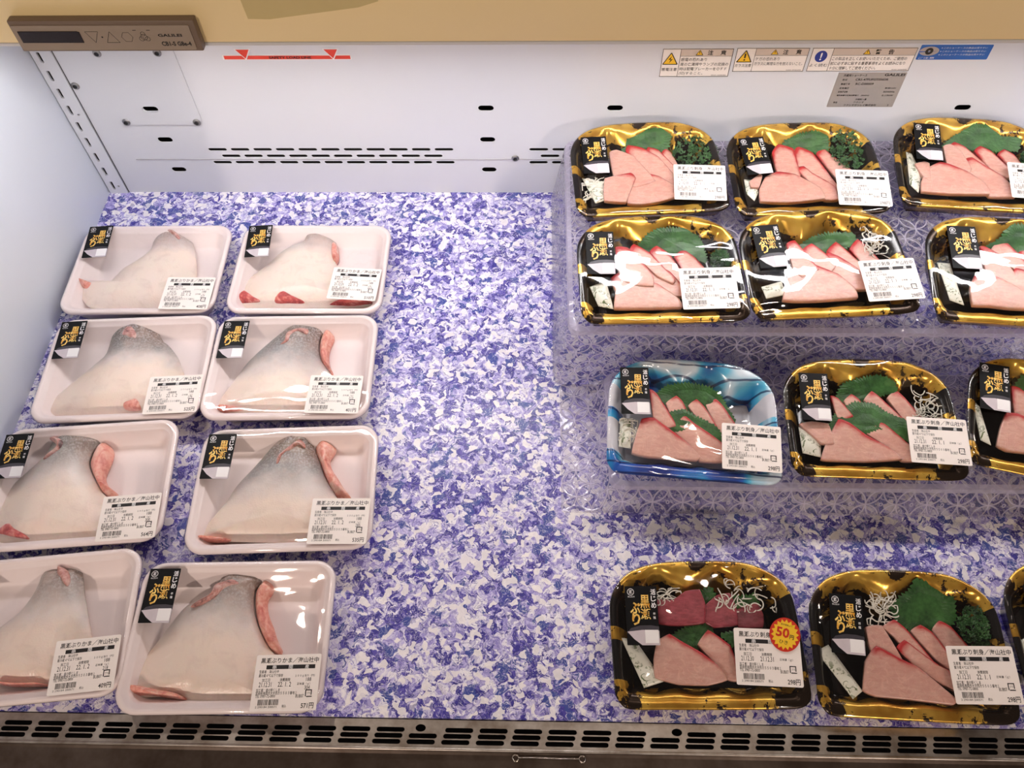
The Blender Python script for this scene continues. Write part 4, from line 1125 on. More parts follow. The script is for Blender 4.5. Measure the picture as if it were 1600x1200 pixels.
# ---- front air grille and bumper
holes = []
pitch = 0.0331
rounds = [-0.1057, 0.1399]
for row, (gy, off) in enumerate(((0.1502, 0.0), (0.1448, -0.0016), (0.1394, -0.0032))):
    for k in range(64):
        cx = -0.5980 + k * pitch + off
        if cx - 0.0135 < XL or cx + 0.0135 > XR:
            continue
        if row == 0 and any(abs(cx - r_) < 0.0185 for r_ in rounds):
            continue
        holes.append(oblong(cx, gy, 0.0272, 0.0043))
for r_ in rounds:
    if XL + 0.008 < r_ < XR - 0.008:
        holes.append([(r_ + 0.0050 * math.cos(a * math.pi / 9), 0.1519 + 0.0034 * math.sin(a * math.pi / 9)) for a in range(18)])
grille = thing('air_grille', 'slotted stainless air grille strip along the front of the deck', 'grille', (0, 0, 0))
link('perforated_strip', perforated('perforated_strip', [(XL, 0.1340), (XR, 0.1340), (XR, 0.1594), (XL, 0.1594)], holes, 0.0012, M['stainless']), grille, (0, 0, -0.0030))
link('rolled_edge', box_mesh('rolled_edge', (XR - XL, 0.0030, 0.0034), M['stainless'], 0.0013, 3, center=((XL + XR) / 2, 0.1330, -0.0022)), grille)
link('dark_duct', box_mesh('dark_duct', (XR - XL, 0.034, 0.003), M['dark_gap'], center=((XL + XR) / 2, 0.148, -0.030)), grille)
prof = [(0.1315, -0.0040), (0.1290, -0.0052), (0.0700, -0.0120), (0.0560, -0.0180), (0.0500, -0.0300), (0.0500, -0.3000), (0.0560, -0.3000), (0.1315, -0.0300)]
v, f = loft([[(XL - 0.03, y, z) for y, z in prof], [(XR, y, z) for y, z in prof]], True, True)
tag(link('front_bumper', mesh('front_bumper', v, f, M['bumper'])), 'dark brown steel bumper along the bottom edge of the case', 'bumper')
def tube(name, pts, r, mat, n=8, closed=False):
    cu = bpy.data.curves.new(name, 'CURVE')
    cu.dimensions = '3D'
    cu.bevel_depth = r
    cu.bevel_resolution = 2
    cu.use_fill_caps = True
    sp = cu.splines.new('POLY')
    sp.points.add(len(pts) - 1)
    for q, p_ in zip(sp.points, pts):
        q.co = (*p_, 1)
    sp.use_cyclic_u = closed
    tmp = bpy.data.objects.new(name, cu)
    me = bpy.data.meshes.new_from_object(tmp)
    bpy.data.objects.remove(tmp)
    bpy.data.curves.remove(cu)
    me.materials.clear()
    me.materials.append(mat)
    me.polygons.foreach_set('use_smooth', [True] * len(me.polygons))
    return me
wc = thing('wire_clip', 'thin bent wire handle lying on the dark front bumper', 'clip', (0.0177, 0.1270, -0.0052))
link('bar', tube('bar', [(-0.0290, 0.0, 0.0012), (-0.015, 0.0002, 0.0014), (0.015, -0.0002, 0.0014), (0.0290, 0.0, 0.0012)], 0.0009, M['chrome']), wc)
ringpts = [(0.0030 * math.cos(a * math.pi / 8), 0.0030 * math.sin(a * math.pi / 8), 0.0012) for a in range(16)]
LOOP = tube('end_loop', ringpts, 0.0008, M['chrome'], closed=True)
link('end_loop', LOOP, wc, (-0.0315, 0, 0))
link('end_loop', LOOP, wc, (0.0315, 0, 0))

# ---- clear embossed risers
def ring_rect(x0, x1, y0, y1, z, r, n=4):
    return [((x0 + x1) / 2 + px, (y0 + y1) / 2 + py, z) for px, py in rrect(x1 - x0, y1 - y0, r, n)]
def riser(name, label, rings, edge_from):
    v, f = loft(rings, True, False)
    nr = len(rings[0])
    fm = [1 if i // nr >= len(rings) - 3 and i < nr * (len(rings) - 1) else 0 for i in range(len(f))]
    me = mesh(name, v, f, [M['riser'], M['edge_highlight']], False, fm)
    uv = me.uv_layers.new(name='UVMap')
    n = len(rings[0])
    for pl in me.polygons:
        for li in pl.loop_indices:
            co = me.vertices[me.loops[li].vertex_index].co
            nx, ny = abs(pl.normal.x), abs(pl.normal.y)
            if nx > 0.75:
                uv.data[li].uv = (co.z + 0.5, co.y)
            elif ny > 0.75:
                uv.data[li].uv = (co.x, co.z + 0.5)
            else:
                uv.data[li].uv = (co.x, co.y)
    return tag(link(name, me), label, 'riser', 'clear risers')
UPZ, LOZ = 0.100, 0.030
riser('display_riser', 'taller clear riser with embossed circle pattern against the back wall',
      [ring_rect(0.0241, 1.02, 0.5475, 0.8690, 0.0005, 0.008), ring_rect(0.0390, 1.004, 0.5515, 0.8688, UPZ - 0.006, 0.012), ring_rect(0.0405, 1.002, 0.5530, 0.8682, UPZ - 0.0015, 0.012), ring_rect(0.0455, 0.997, 0.5590, 0.8660, UPZ, 0.012)], 1)
riser('display_riser', 'low clear riser with embossed circle pattern in front of the taller one',
      [ring_rect(0.0324, 1.02, 0.3770, 0.5460, 0.0008, 0.006), ring_rect(0.0720, 1.012, 0.3796, 0.5455, 0.0012, 0.010), ring_rect(0.0840, 1.002, 0.3935, 0.5452, LOZ - 0.005, 0.012), ring_rect(0.0860, 1.000, 0.3960, 0.5446, LOZ - 0.0012, 0.012), ring_rect(0.0905, 0.995, 0.4020, 0.5420, LOZ, 0.012)], 2)

# ------------------------------------------------------------------ labels stuck on the packs
PW, PH = 0.0625, 0.0520
fx = lambda a: (a - 0.5) * PW
fy = lambda a: (0.5 - a) * PH
def price_print(kama, day1, day2, dish):
    p = Print()
    p.text('黒瀬ぶり' + dish + '／海山社中', fx(0.075), fx(0.965), fy(0.105), 0.0052, 0.01)
    p.text('生産者　海山社中', fx(0.07), fx(0.37), fy(0.305), 0.0030, 0.0)
    p.text('要冷蔵４℃以下で保存', fx(0.07), fx(0.44), fy(0.375), 0.0030, 0.0)
    p.text('加工日', fx(0.13), fx(0.25), fy(0.455), 0.0030, 0.0).text('消費期限', fx(0.40), fx(0.56), fy(0.455), 0.0030, 0.0)
    p.text(day1, fx(0.09), fx(0.28), fy(0.535), 0.0044, 0.0).text(day2, fx(0.38), fx(0.58), fy(0.535), 0.0044, 0.0)
    p.text('正味量（ｇ）', fx(0.67), fx(0.87), fy(0.535), 0.0026, 0.0)
    if kama:
        p.text('１００ｇ当り（円）', fx(0.63), fx(0.93), fy(0.390), 0.0026, 0.0).text('188', fx(0.80), fx(0.88), fy(0.455), 0.0034, 0.0)
    p.text('加工者：道の駅くしま', fx(0.06), fx(0.42), fy(0.632), 0.0030, 0.0)
    p.text('宮崎県串間市大字西方５５０３番地１', fx(0.06), fx(0.68), fy(0.687), 0.0030, 0.0)
    p.text('TEL 0987-72-0800', fx(0.06), fx(0.36), fy(0.738), 0.0026, 0.0)
    p.text('BUB07', fx(0.67), fx(0.79), fy(0.745), 0.0030, 0.0)
    x = fx(0.81)
    y = fy(0.755)
    p.rect(x, y, x + 0.0009, y + 0.0062).rect(x, y + 0.0053, x + 0.0062, y + 0.0062).rect(x + 0.0053, y + 0.0012, x + 0.0062, y + 0.0062).rect(x + 0.0012, y - 0.0006, x + 0.0066, y + 0.0003)
    p.text('プラ', x + 0.0016, x + 0.0047, y + 0.0029, 0.0022, 0.0)
    rnd = random.Random(5)
    bx = fx(0.11)
    while bx < fx(0.42):
        wd = rnd.choice((0.00028, 0.00045, 0.0007))
        p.rect(bx, fy(0.895), bx + wd, fy(0.795))
        bx += wd + rnd.choice((0.0003, 0.0004, 0.0006))
    p.text('2 290184 200571', fx(0.08), fx(0.40), fy(0.925), 0.0018, 0.0)
    p.text('税込', fx(0.48), fx(0.545), fy(0.915), 0.0026, 0.0)
    return p.mesh('printed_text', M['ink'])
CARD = plate('price_label', rrect(PW, PH, 0.0016, 3), 0.0003, M['paper'])
BAR = Print().rect(fx(0.17), fy(0.262), fx(0.92), fy(0.190)).mesh('origin_bar', M['ink'])
BARTXT = Print().text('串', fx(0.265), fx(0.325), fy(0.226), 0.0036).text('間', fx(0.515), fx(0.575), fy(0.226), 0.0036).text('産', fx(0.765), fx(0.825), fy(0.226), 0.0036).mesh('bar_lettering', M['white_ink'])
PR_KAMA = price_print(True, '21.12.31', '22. 1. 2', 'かま')
PR_SASH = price_print(False, '21.12.31', '22. 1. 1', '刺身')
PR_OLD = price_print(False, '21.12.30', '21.12.31', '刺身')
def price_label(parent, x, y, z, ang, tilt, prn, price, weight=None):
    o = link('price_label', CARD, parent, (x, y, z), (tilt, 0, ang))
    o['label'] = 'white price label with black print'
    link('printed_text', prn, o, (0, 0, 0.00042))
    link('origin_bar', BAR, o, (0, 0, 0.00040))
    link('bar_lettering', BARTXT, o, (0, 0, 0.00055))
    p = Print().text(price + '円', fx(0.765), fx(0.955), fy(0.915), 0.0052, 0.012)
    if weight:
        p.text(weight, fx(0.79), fx(0.87), fy(0.600), 0.0036, 0.0)
    link('price_text', p.mesh('price_text', M['ink']), o, (0, 0, 0.00042))
    return o
BW, BH = 0.0315, 0.0560
BCARD = plate('brand_label', rrect(BW, BH, 0.0006, 2), 0.0003, M['black_card'])
gx = lambda a: (a - 0.5) * BW
gy = lambda a: (0.5 - a) * BH
gp = Print()
gp.text('黒', gx(0.46), gx(0.76), gy(0.265), 0.0128, 0.016).text('瀬', gx(0.46), gx(0.77), gy(0.475), 0.0104, 0.010)
gp.text('ぶ', gx(0.14), gx(0.46), gy(0.375), 0.0110, 0.028).text('り', gx(0.19), gx(0.44), gy(0.565), 0.0115, 0.030)
GOLD = gp.mesh('gold_lettering', M['gold_ink'])
wp = Print()
wp.ring(gx(0.18), gy(0.10), 0.0029, 0.0034, 20).text('瀬', gx(0.18) - 0.0018, gx(0.18) + 0.0018, gy(0.10), 0.0038, 0.01)
wp.text('海山社中', gx(0.08), gx(0.30), gy(0.182), 0.0016, 0.0)
for i, c in enumerate('活じめ'):
    wp.text(c, gx(0.80), gx(0.96), gy(0.10 + 0.115 * i), 0.0056, 0.02)
wp.text('養', gx(0.84), gx(0.92), gy(0.475), 0.0026).text('殖', gx(0.84), gx(0.92), gy(0.540), 0.0026)
WHITE = wp.mesh('white_lettering', M['white_ink'])
FISH_BACK = Print().poly([(gx(0.0), gy(0.80)), (gx(0.14), gy(0.715)), (gx(0.42), gy(0.672)), (gx(0.75), gy(0.668)), (gx(1.0), gy(0.69)), (gx(1.0), gy(0.86)), (gx(0.4), gy(0.83))]).mesh('fish_back_picture', M['grey_fish'])
FISH_SIDE = Print().poly([(gx(0.02), gy(0.775)), (gx(0.20), gy(0.765)), (gx(0.50), gy(0.745)), (gx(1.0), gy(0.76)), (gx(1.0), gy(1.0)), (gx(0.46), gy(1.0)), (gx(0.22), gy(0.90))]).mesh('fish_side_picture', M['silver_fish'])
BLANK = Print().rect(gx(0.56), gy(0.965), gx(0.97), gy(0.745)).mesh('blank_square', M['white_ink'])
def brand_label(parent, x, y, z, ang, tilt):
    o = link('brand_label', BCARD, parent, (x, y, z), (tilt, 0, ang))
    o['label'] = 'black brand label with gold brush lettering'
    link('gold_lettering', GOLD, o, (0, 0, 0.00045))
    link('white_lettering', WHITE, o, (0, 0, 0.00045))
    link('fish_back_picture', FISH_BACK, o, (0, 0, 0.00038))
    link('fish_side_picture', FISH_SIDE, o, (0, 0, 0.00045))
    link('blank_square', BLANK, o, (0, 0, 0.00055))
    return o

# ------------------------------------------------------------------ yellowtail collars on foam trays
TW, TD, RIM = 0.1985, 0.1495, 0.0305
def foam_tray():
    rings = []
    for ins, z, r in ((0.013, 0.0, 0.018), (0.0035, 0.0235, 0.020), (0.0, 0.0255, 0.022), (0.0002, 0.0285, 0.022), (0.0016, 0.0303, 0.021), (0.0042, 0.0306, 0.019), (0.0058, 0.0296, 0.018), (0.0066, 0.0270, 0.017), (0.0098, 0.0262, 0.015), (0.0108, 0.0245, 0.014), (0.0185, 0.0075, 0.011), (0.0225, 0.0048, 0.010), (0.0300, 0.0042, 0.008)):
        rings.append([(x, y, z) for x, y in rrect(TW - 2 * ins, TD - 2 * ins, r, 8)])
    v, f = loft(rings, True, True)
    return mesh('foam_tray', v, f, M['foam'], True)
FOAM = foam_tray()
def kama_film(seed):
    rnd = random.Random(seed)
    rings = []
    ph = [rnd.uniform(0, 6.28) for _ in range(4)]
    n = 12
    for ins, z, amp in ((0.0030, 0.0225, 0.0), (-0.0006, 0.0265, 0.0), (-0.0004, 0.0295, 0.0), (0.0014, 0.0312, 0.0), (0.0050, 0.0317, 0.0002), (0.014, 0.0314, 0.0010), (0.028, 0.0312, 0.0016), (0.045, 0.0312, 0.0017), (0.062, 0.0312, 0.0017)):
        ring = []
        for x, y in rrect(TW - 2 * ins, TD - 2 * ins, max(0.022 - ins * 0.25, 0.003), n):
            dz = amp * (math.sin(x * 46 + y * 60 + ph[0]) * 0.7 + math.sin(x * -28 + y * 95 + ph[1]) * 0.45)
            ring.append((x, y, z + dz))
        rings.append(ring)
    v, f = loft(rings, True, False)
    return mesh('wrap_film', v, f, M['film'], True)
def body_mesh(name, outline, mat, z0, h, n=72, power=2.4, lean=0.0, seed=1, bumps=0.0, under=0.004):
    """rounded slab: boundary rings climb towards a medial line"""
    pts = resample(catmull(ccw([p[:2] for p in outline]), 6), n)
    ys = [p.y for p in pts]
    y0, y1 = min(ys), max(ys)
    def mid(y):
        xs = []
        for i in range(n):
            a, b = pts[i], pts[(i + 1) % n]
            if (a.y - y) * (b.y - y) < 0:
                xs.append(a.x + (b.x - a.x) * (y - a.y) / (b.y - a.y))
        return (min(xs) + max(xs)) / 2 if len(xs) >= 2 else sum(p.x for p in pts) / n
    H_ = y1 - y0
    axis = []
    for k in range(9):
        y = y0 + H_ * (0.22 + 0.60 * k / 8)
        axis.append(Vector((mid(y), y)))
    for _ in range(2):
        axis = [axis[0]] + [(axis[i - 1] + axis[i] * 2 + axis[i + 1]) / 4 for i in range(1, 8)] + [axis[8]]
    def target(p):
        best = None
        for i in range(8):
            a, b = axis[i], axis[i + 1]
            d = b - a
            t = max(0.0, min(1.0, (p - a).dot(d) / max(d.length_squared, 1e-9)))
            q = a + d * t
            dd = (q - p).length
            if best is None or dd < best[0]:
                best = (dd, q)
        return best[1]
    tg = [target(p) for p in pts]
    for _ in range(3):
        tg = [(tg[i - 1] + tg[i] * 2 + tg[(i + 1) % n]) / 4 for i in range(n)]
    rnd = random.Random(seed)
    ph = [rnd.uniform(0, 6.28) for _ in range(6)]
    rings = [[(p.lerp(q, 0.10).x, p.lerp(q, 0.10).y, z0 - under) for p, q in zip(pts, tg)], [(p.x, p.y, z0 - 0.0012) for p in pts]]
    for t in (0.0, 0.03, 0.08, 0.16, 0.28, 0.44, 0.62, 0.80, 0.96):
        zz = z0 + h * (1 - (1 - t) ** power)
        ring = []
        for p, q in zip(pts, tg):
            s = p.lerp(q, t)
            bz = bumps * t * (math.sin(s.x * 190 + ph[0]) * math.cos(s.y * 170 + ph[1]) + 0.6 * math.sin(s.x * 90 + s.y * 130 + ph[2]))
            ring.append((s.x, s.y, zz + bz + lean * (s.y - y0) * t))
        rings.append(ring)
    v, f = loft(rings, True, True)
    return mesh(name, v, f, mat, True)
FM = {
    'pale': fish_mat('collar_skin_pale', 0.030, 0.085, srgb(104, 98, 96), srgb(182, 170, 166), srgb(242, 226, 214)),
    'grey': fish_mat('collar_skin_grey', 0.000, 0.070, srgb(84, 80, 74)),
    'silver': fish_mat('collar_skin_silver', -0.020, 0.075, srgb(80, 78, 74), srgb(158, 155, 155)),
    'mild': fish_mat('collar_skin_mild', -0.005, 0.085, srgb(86, 80, 74), srgb(170, 164, 160)),
}
KAMA = {
    'A': ('pale', '408', '217', 'foam tray of pale fish collar with pointed fin tip, back corner by end wall'),
    'B': ('pale', '510', '271', 'foam tray of fish collar showing red flesh along its lower edge, back row'),
    'C': ('grey', '525', '279', 'foam tray of grey topped fish collar with open gill, second row by the end wall'),
    'D': ('silver', '401', '213', 'foam tray of smooth grey shouldered fish collar with pink side strip, second row right'),
    'E': ('mild', '564', '300', 'foam tray of fish collar labelled 564 yen, third row at the left edge'),
    'F': ('silver', '535', '285', 'foam tray of long silvery fish collar labelled 535 yen, third row right'),
    'G': ('mild', '409', '218', 'foam tray of fish collar labelled 409 yen in the front left corner'),
    'H': ('mild', '571', '304', 'foam tray of fish collar labelled 571 yen, nearest the front grille'),
}
for i, k in enumerate('ABCDEFGH'):
    d = DATA['kama'][k]
    skin, price, wt, lab = KAMA[k]
    x, y, a = d['pos']
    t = thing('fish_collar_pack', lab, 'fish pack', (x, y, 0.0003), a, 'yellowtail collars on foam trays')
    link('foam_tray', FOAM, t)
    link('fish_collar', body_mesh('fish_collar', d['fish'], FM[skin], 0.0125, 0.0150, 84, 2.2, 0.0, i, 0.0006, 0.0080), t)['label'] = 'raw yellowtail collar with pale belly skin'
    if d['meat']:
        open_gill = k in 'ACG'
        o = link('gill_opening' if open_gill else 'cut_flesh', body_mesh('cut_flesh', d['meat'], M['gill'] if open_gill else M['flesh'], 0.0235 if open_gill else 0.0085, 0.0055 if open_gill else 0.0125, 48, 2.0, 0.0, i + 20, 0.0008), t)
        o['label'] = 'pink gill opening' if open_gill else 'pink cut flesh'
    if d['fold']:
        link('gill_opening', body_mesh('gill_fold', d['fold'], M['gill'], 0.0245, 0.0050, 56, 2.0, 0.0, i + 60, 0.0006), t)['label'] = 'pink gill fold'
    for c in d['cut']:
        link('belly_flesh', body_mesh('belly_flesh', c, M['dark_meat'] if k in 'BE' else M['flesh'], 0.0130, 0.0125, 40, 2.2, 0.0, i + 40), t)['label'] = 'pink belly flesh at the lower cut'
    link('wrap_film', kama_film(i + 3), t)
    bx_, by_, ba = d['brand']
    brand_label(t, bx_, by_, 0.0335, ba, 0.0)
    px, py, pa = d['price']
    price_label(t, px, py, 0.0336, pa, 0.0, PR_KAMA, price, wt)

# ------------------------------------------------------------------ sashimi packs
RIMP, FILMP, CONP = (0.022, 0.16), (0.0245, 0.16), (0.017, 0.13)
OUT = resample(catmull(ccw(DATA['outline']), 8), 144)
NO = len(OUT)
def normals(pts):
    n = len(pts)
    out = []
    for i in range(n):
        d = (pts[(i + 1) % n] - pts[i - 1]).normalized()
        out.append(Vector((-d.y, d.x)))
    return out
ONRM = normals(OUT)
def zr(y):
    return RIMP[0] + RIMP[1] * max(0.0, y)
def tri(u):
    u = u % 1.0
    return 4 * abs(u - 0.5) - 1
def sashimi_tray(name, mats):
    """moulded tray: flange, folded scalloped walls, flat floor"""
    rings = []
    for rk, (ins, zf, sc) in enumerate(((0.014, None, 0), (0.0030, -0.0050, 0), (0.0, -0.0006, 0), (0.0004, 0.0006, 0), (0.0030, 0.0010, 0), (0.0058, 0.0002, 1), (0.0100, -0.0045, 2), (0.0165, -0.55, 3), (0.0205, -0.95, 4), (0.0235, -1.0, 0))):
        ring = []
        for i, (p, nn) in enumerate(zip(OUT, ONRM)):
            top = zr(p.y)
            back = max(0.0, min(1.0, (p.y - 0.10) / 0.03))
            side = 1 if abs(p.x) > 0.086 else 0
            front = 1 if p.y < 0.02 else 0
            w = 0.0
            if back > 0:
                w = back * 0.0085 * tri(p.x / 0.062 + 0.25)
            elif front:
                w = 0.0022 * math.sin(p.x * 150)
            ii = ins
            if sc:
                ii = ins + w * (sc / 4.0) * 1.3
                if back > 0:
                    ii += back * sc * 0.0016
            ii += max(0.0, min(1.0, (0.030 - p.y) / 0.022)) * (0, 0, 0, 0.0012, 0.0060, 0.0075, 0.0060, 0.0030, 0.0012, 0)[rk]
            q = p + nn * ii
            if zf is None:
                z = 0.0
            elif zf <= -0.5:
                z = 0.0045 + (top - 0.0045) * (1 + zf)
                z = max(z, 0.0045)
            else:
                z = top + zf + (0.0016 * back * tri(p.x / 0.031) if 0 < sc < 3 else 0)
            ring.append((q.x, q.y, z))
        rings.append(ring)
    v, f = loft(rings, True, True)
    fm = []
    n = NO
    for k in range(len(rings) - 1):
        for i in range(n):
            p = OUT[i]
            m = 0
            if abs(p.x) > 0.082 and 0.020 < p.y < 0.103:
                band = p.y
                m = 1
                if 0.064 < band < 0.078 or band < 0.030:
                    m = 0
            if k >= 8 and p.y > 0.02:
                m = 2
            fm.append(m)
    fm += [2, 1]
    return mesh(name, v, f, mats, True, fm)
TRAY_GOLD = sashimi_tray('gold_tray', [M['gold'], M['black_tray'], M['black_tray']])
TRAY_BLUE = sashimi_tray('blue_tray', [M['blue_tray'], M['pale_tray'], M['pale_tray']])
def sashimi_film(seed):
    rnd = random.Random(seed)
    ph = [rnd.uniform(0, 6.28) for _ in range(5)]
    c = Vector((0.0, 0.062))
    rings = []
    for s, dz, amp in ((1.006, -0.0030, 0), (1.008, 0.0004, 0), (1.0, 0.0018, 0.0), (0.965, 0.0026, 0.0005), (0.90, 0.0030, 0.0010), (0.80, 0.0034, 0.0011), (0.66, 0.0038, 0.0010), (0.5, 0.0041, 0.0010), (0.32, 0.0043, 0.0010), (0.14, 0.0044, 0.0010)):
        ring = []
        for p in OUT:
            q = c + (p - c) * s
            w = amp * (math.sin(q.x * 50 + q.y * 62 + ph[0]) * 0.7 + math.sin(q.x * -85 + q.y * 70 + ph[1]) * 0.35)
            ring.append((q.x, q.y, zr(q.y) + dz + w))
        rings.append(ring)
    v, f = loft(rings, True, False)
    return mesh('wrap_film', v, f, M['film2'], True)
def cz(y):
    return CONP[0] + CONP[1] * y
def slice_mesh(pts, dz):
    deep = pts[0][2] == 2
    last = max([i for i, p in enumerate(pts) if p[2] == 1], default=-1)      # red line fades along the next edge
    if not deep and 0 <= last < len(pts) - 1:
        pts = pts[:last + 1] + [(pts[last + 1][0], pts[last + 1][1], 0.6)] + pts[last + 2:]
    x_left = min(p[0] for p in pts)
    P = ccw(pts)
    n = 4
    base = []
    flags = []
    for i in range(len(P)):                      # straight edges, corners only just rounded
        a_, b_, c_ = (Vector(P[(i + q) % len(P)][:2]) for q in (-1, 0, 1))
        m0, m1 = b_.lerp(a_, 0.5), b_.lerp(c_, 0.5)
        for s in range(n):
            u = s / n
            e0 = m0.lerp(b_, min(1, 2 * u)) if u < 0.5 else b_.lerp(m1, 2 * u - 1)
            cv = m0.lerp(b_, u).lerp(b_.lerp(m1, u), u)
            base.append(e0.lerp(cv, 0.28))
    for i in range(len(P)):
        for s in range(n):
            fa, fb, fc = (min(1, P[(i + q) % len(P)][2]) for q in (-1, 0, 1))
            u = s / n
            flags.append(0.0 if deep else ((fa + fb) / 2 * (1 - 2 * u) + fb * 2 * u if u < 0.5 else fb * (2 - 2 * u) + (fb + fc) / 2 * (2 * u - 1)))
    c = sum(base, Vector((0, 0))) / len(base)
    rings = []
    rind = []
    for sc, z, rf in ((0.99, -0.0052, 1.0), (1.0, -0.0007, 1.0), (0.985, 0.0, 1.0), (0.92, 0.0001, 0.95), (0.82, 0.0002, 0.60), (0.5, 0.0003, 0.0), (0.2, 0.0003, 0.0)):
        ring = []
        for p, fl in zip(base, flags):
            q = c + (p - c) * sc
            ring.append((q.x, q.y, cz(q.y) + z + dz + 0.05 * (q.x - x_left) - 0.001))
            rind.append(fl * rf)
        rings.append(ring)
    v, f = loft(rings, True, True)
    me = mesh('sashimi_slice', v, f, M['slice_deep'] if deep else M['slice'], True)
    at = me.attributes.new('rind', 'FLOAT', 'POINT')
    at.data.foreach_set('value', rind)
    return me
def leaf_mesh(pts, dz, seed, lean):
    rnd = random.Random(seed)
    P = [Vector((p[0], p[1] - lean * 0.36 * max(0.0, p[1] - 0.100))) for p in ccw(pts)]
    P = [Vector((p.x, min(p.y, 0.134))) for p in P]
    c = sum(P, Vector((0, 0))) / len(P)
    edge = []
    for i in range(len(P)):
        a, b = P[i], P[(i + 1) % len(P)]
        d = b - a
        m = max(1, int(d.length / 0.0034))
        nn = Vector((d.y, -d.x)).normalized()
        for k in range(m):
            edge.append(a + d * (k / m))
            edge.append(a + d * ((k + 0.72) / m) + nn * rnd.uniform(0.0016, 0.0034))
    rings = []
    for sc, z in ((1.0, -0.0006), (1.0, 0.0), (0.72, 0.0009), (0.40, 0.0004), (0.12, 0.0010)):
        rings.append([((c + (p - c) * sc).x, (c + (p - c) * sc).y, cz((c + (p - c) * sc).y) + 0.36 * max(0.0, (c + (p - c) * sc).y - 0.100) + dz + z) for p in edge])
    v, f = loft(rings, True, True)
    return mesh('shiso_leaf', v, f, M['leaf'])
def parsley_mesh(x0, x1, y0, y1, seed):
    rnd = random.Random(seed)
    v, f = [], []
    cx, cy = (x0 + x1) / 2, (y0 + y1) / 2
    for _ in range(230):
        a = rnd.uniform(0, 6.28)
        r = math.sqrt(rnd.random())
        x = cx + (x1 - x0) / 2 * r * math.cos(a)
        y = cy + (y1 - y0) / 2 * r * math.sin(a)
        z = cz(y) + 0.001 + (0.007 * (1 - r * r)) + 0.3 * max(0.0, y - 0.100) + rnd.uniform(-0.002, 0.002)
        s = rnd.uniform(0.0016, 0.0034)
        rot = Matrix.Rotation(rnd.uniform(0, 6.28), 3, 'Z') @ Matrix.Rotation(rnd.uniform(-0.8, 0.8), 3, 'X')
        b = len(v)
        v.append(Vector((x, y, z)) + rot @ Vector((0, 0, -s * 0.35)))
        m = 8
        for k in range(m):
            an = 2 * math.pi * k / m
            rr = s * (1.0 if k % 2 else 0.62)
            v.append(Vector((x, y, z)) + rot @ Vector((rr * math.cos(an), rr * math.sin(an), s * 0.35 * (1 if k % 2 else -0.6))))
        for k in range(m):
            f.append((b, b + 1 + k, b + 1 + (k + 1) % m))
    return mesh('parsley_sprig', v, f, M['parsley'])
def daikon_mesh(x0, x1, y0, y1, seed):
    rnd = random.Random(seed)
    v, f = [], []
    area = (x1 - x0) * (y1 - y0)
    for _ in range(max(9, min(34, int(area / 0.0000125)))):
        x, y = rnd.uniform(x0, x1), rnd.uniform(y0, y1)
        a = rnd.uniform(0, 6.28)
        bend = rnd.uniform(-0.5, 0.5)
        zo = rnd.uniform(0.0, 0.004)
        prev = None
        for k in range(9):
            d = Vector((math.cos(a), math.sin(a)))
            nn = Vector((-d.y, d.x)) * 0.00065
            z = cz(y) + zo + 0.0008 * math.sin(k * 0.8 + a)
            b = len(v)
            v += [(x + nn.x, y + nn.y, z), (x, y, z + 0.0008), (x - nn.x, y - nn.y, z), (x, y, z - 0.0006)]
            if prev is not None:
                for q in range(4):
                    f.append((prev + q, prev + (q + 1) % 4, b + (q + 1) % 4, b + q))
            prev = b
            x += d.x * 0.0021
            y += d.y * 0.0021
            x = max(x0 - 0.003, min(x1 + 0.003, x))
            y = max(y0 - 0.003, min(y1 + 0.003, y))
            a += bend
    return mesh('daikon_shreds', v, f, M['daikon'], True)
def sachet_mesh(pts, dz):
    P = [Vector(p[:2]) for p in ccw(pts)]
    c = sum(P, Vector((0, 0))) / len(P)
    base = []
    for i in range(len(P)):
        for s in range(5):
            base.append(P[i].lerp(P[(i + 1) % len(P)], s / 5))
    rings = []
    for sc, z in ((1.0, -0.0008), (1.0, 0.0), (0.88, 0.0003), (0.72, 0.0018), (0.40, 0.0028)):
        rings.append([((c + (p - c) * sc).x, (c + (p - c) * sc).y, cz((c + (p - c) * sc).y) + z + dz) for p in base])
    v, f = loft(rings, True, True)
    return mesh('wasabi_sachet', v, f, M['sachet'], True)
SLAB = {
    'r1a': 'gold sashimi tray with green leaf and parsley, back row left on the tall riser',
    'r1b': 'gold sashimi tray with parsley at its right shoulder, back row middle on the tall riser',
    'r1c': 'gold sashimi tray with wide flat green leaf, back row at the right edge',
    'r2a': 'gold sashimi tray with big green leaf, front left of the tall riser',
    'r2b': 'gold sashimi tray with white radish shreds on the tall riser, beside the leafy one',
    'r2c': 'gold sashimi tray cut off at the right edge, front of the tall riser',
    'r3a': 'blue wave patterned sashimi tray on the low riser',
    'r3b': 'gold sashimi tray with two serrated leaves and radish shreds on the low riser',
    'r3c': 'tilted gold sashimi tray at the right edge of the low riser',
    'r4a': 'gold sashimi tray with dark red slices and round 50 yen discount sticker on the deck',
    'r4b': 'gold sashimi tray with parsley and long slices on the deck, beside the discounted one',
    'r4c': 'gold sashimi tray barely showing at the right edge of the deck',
}
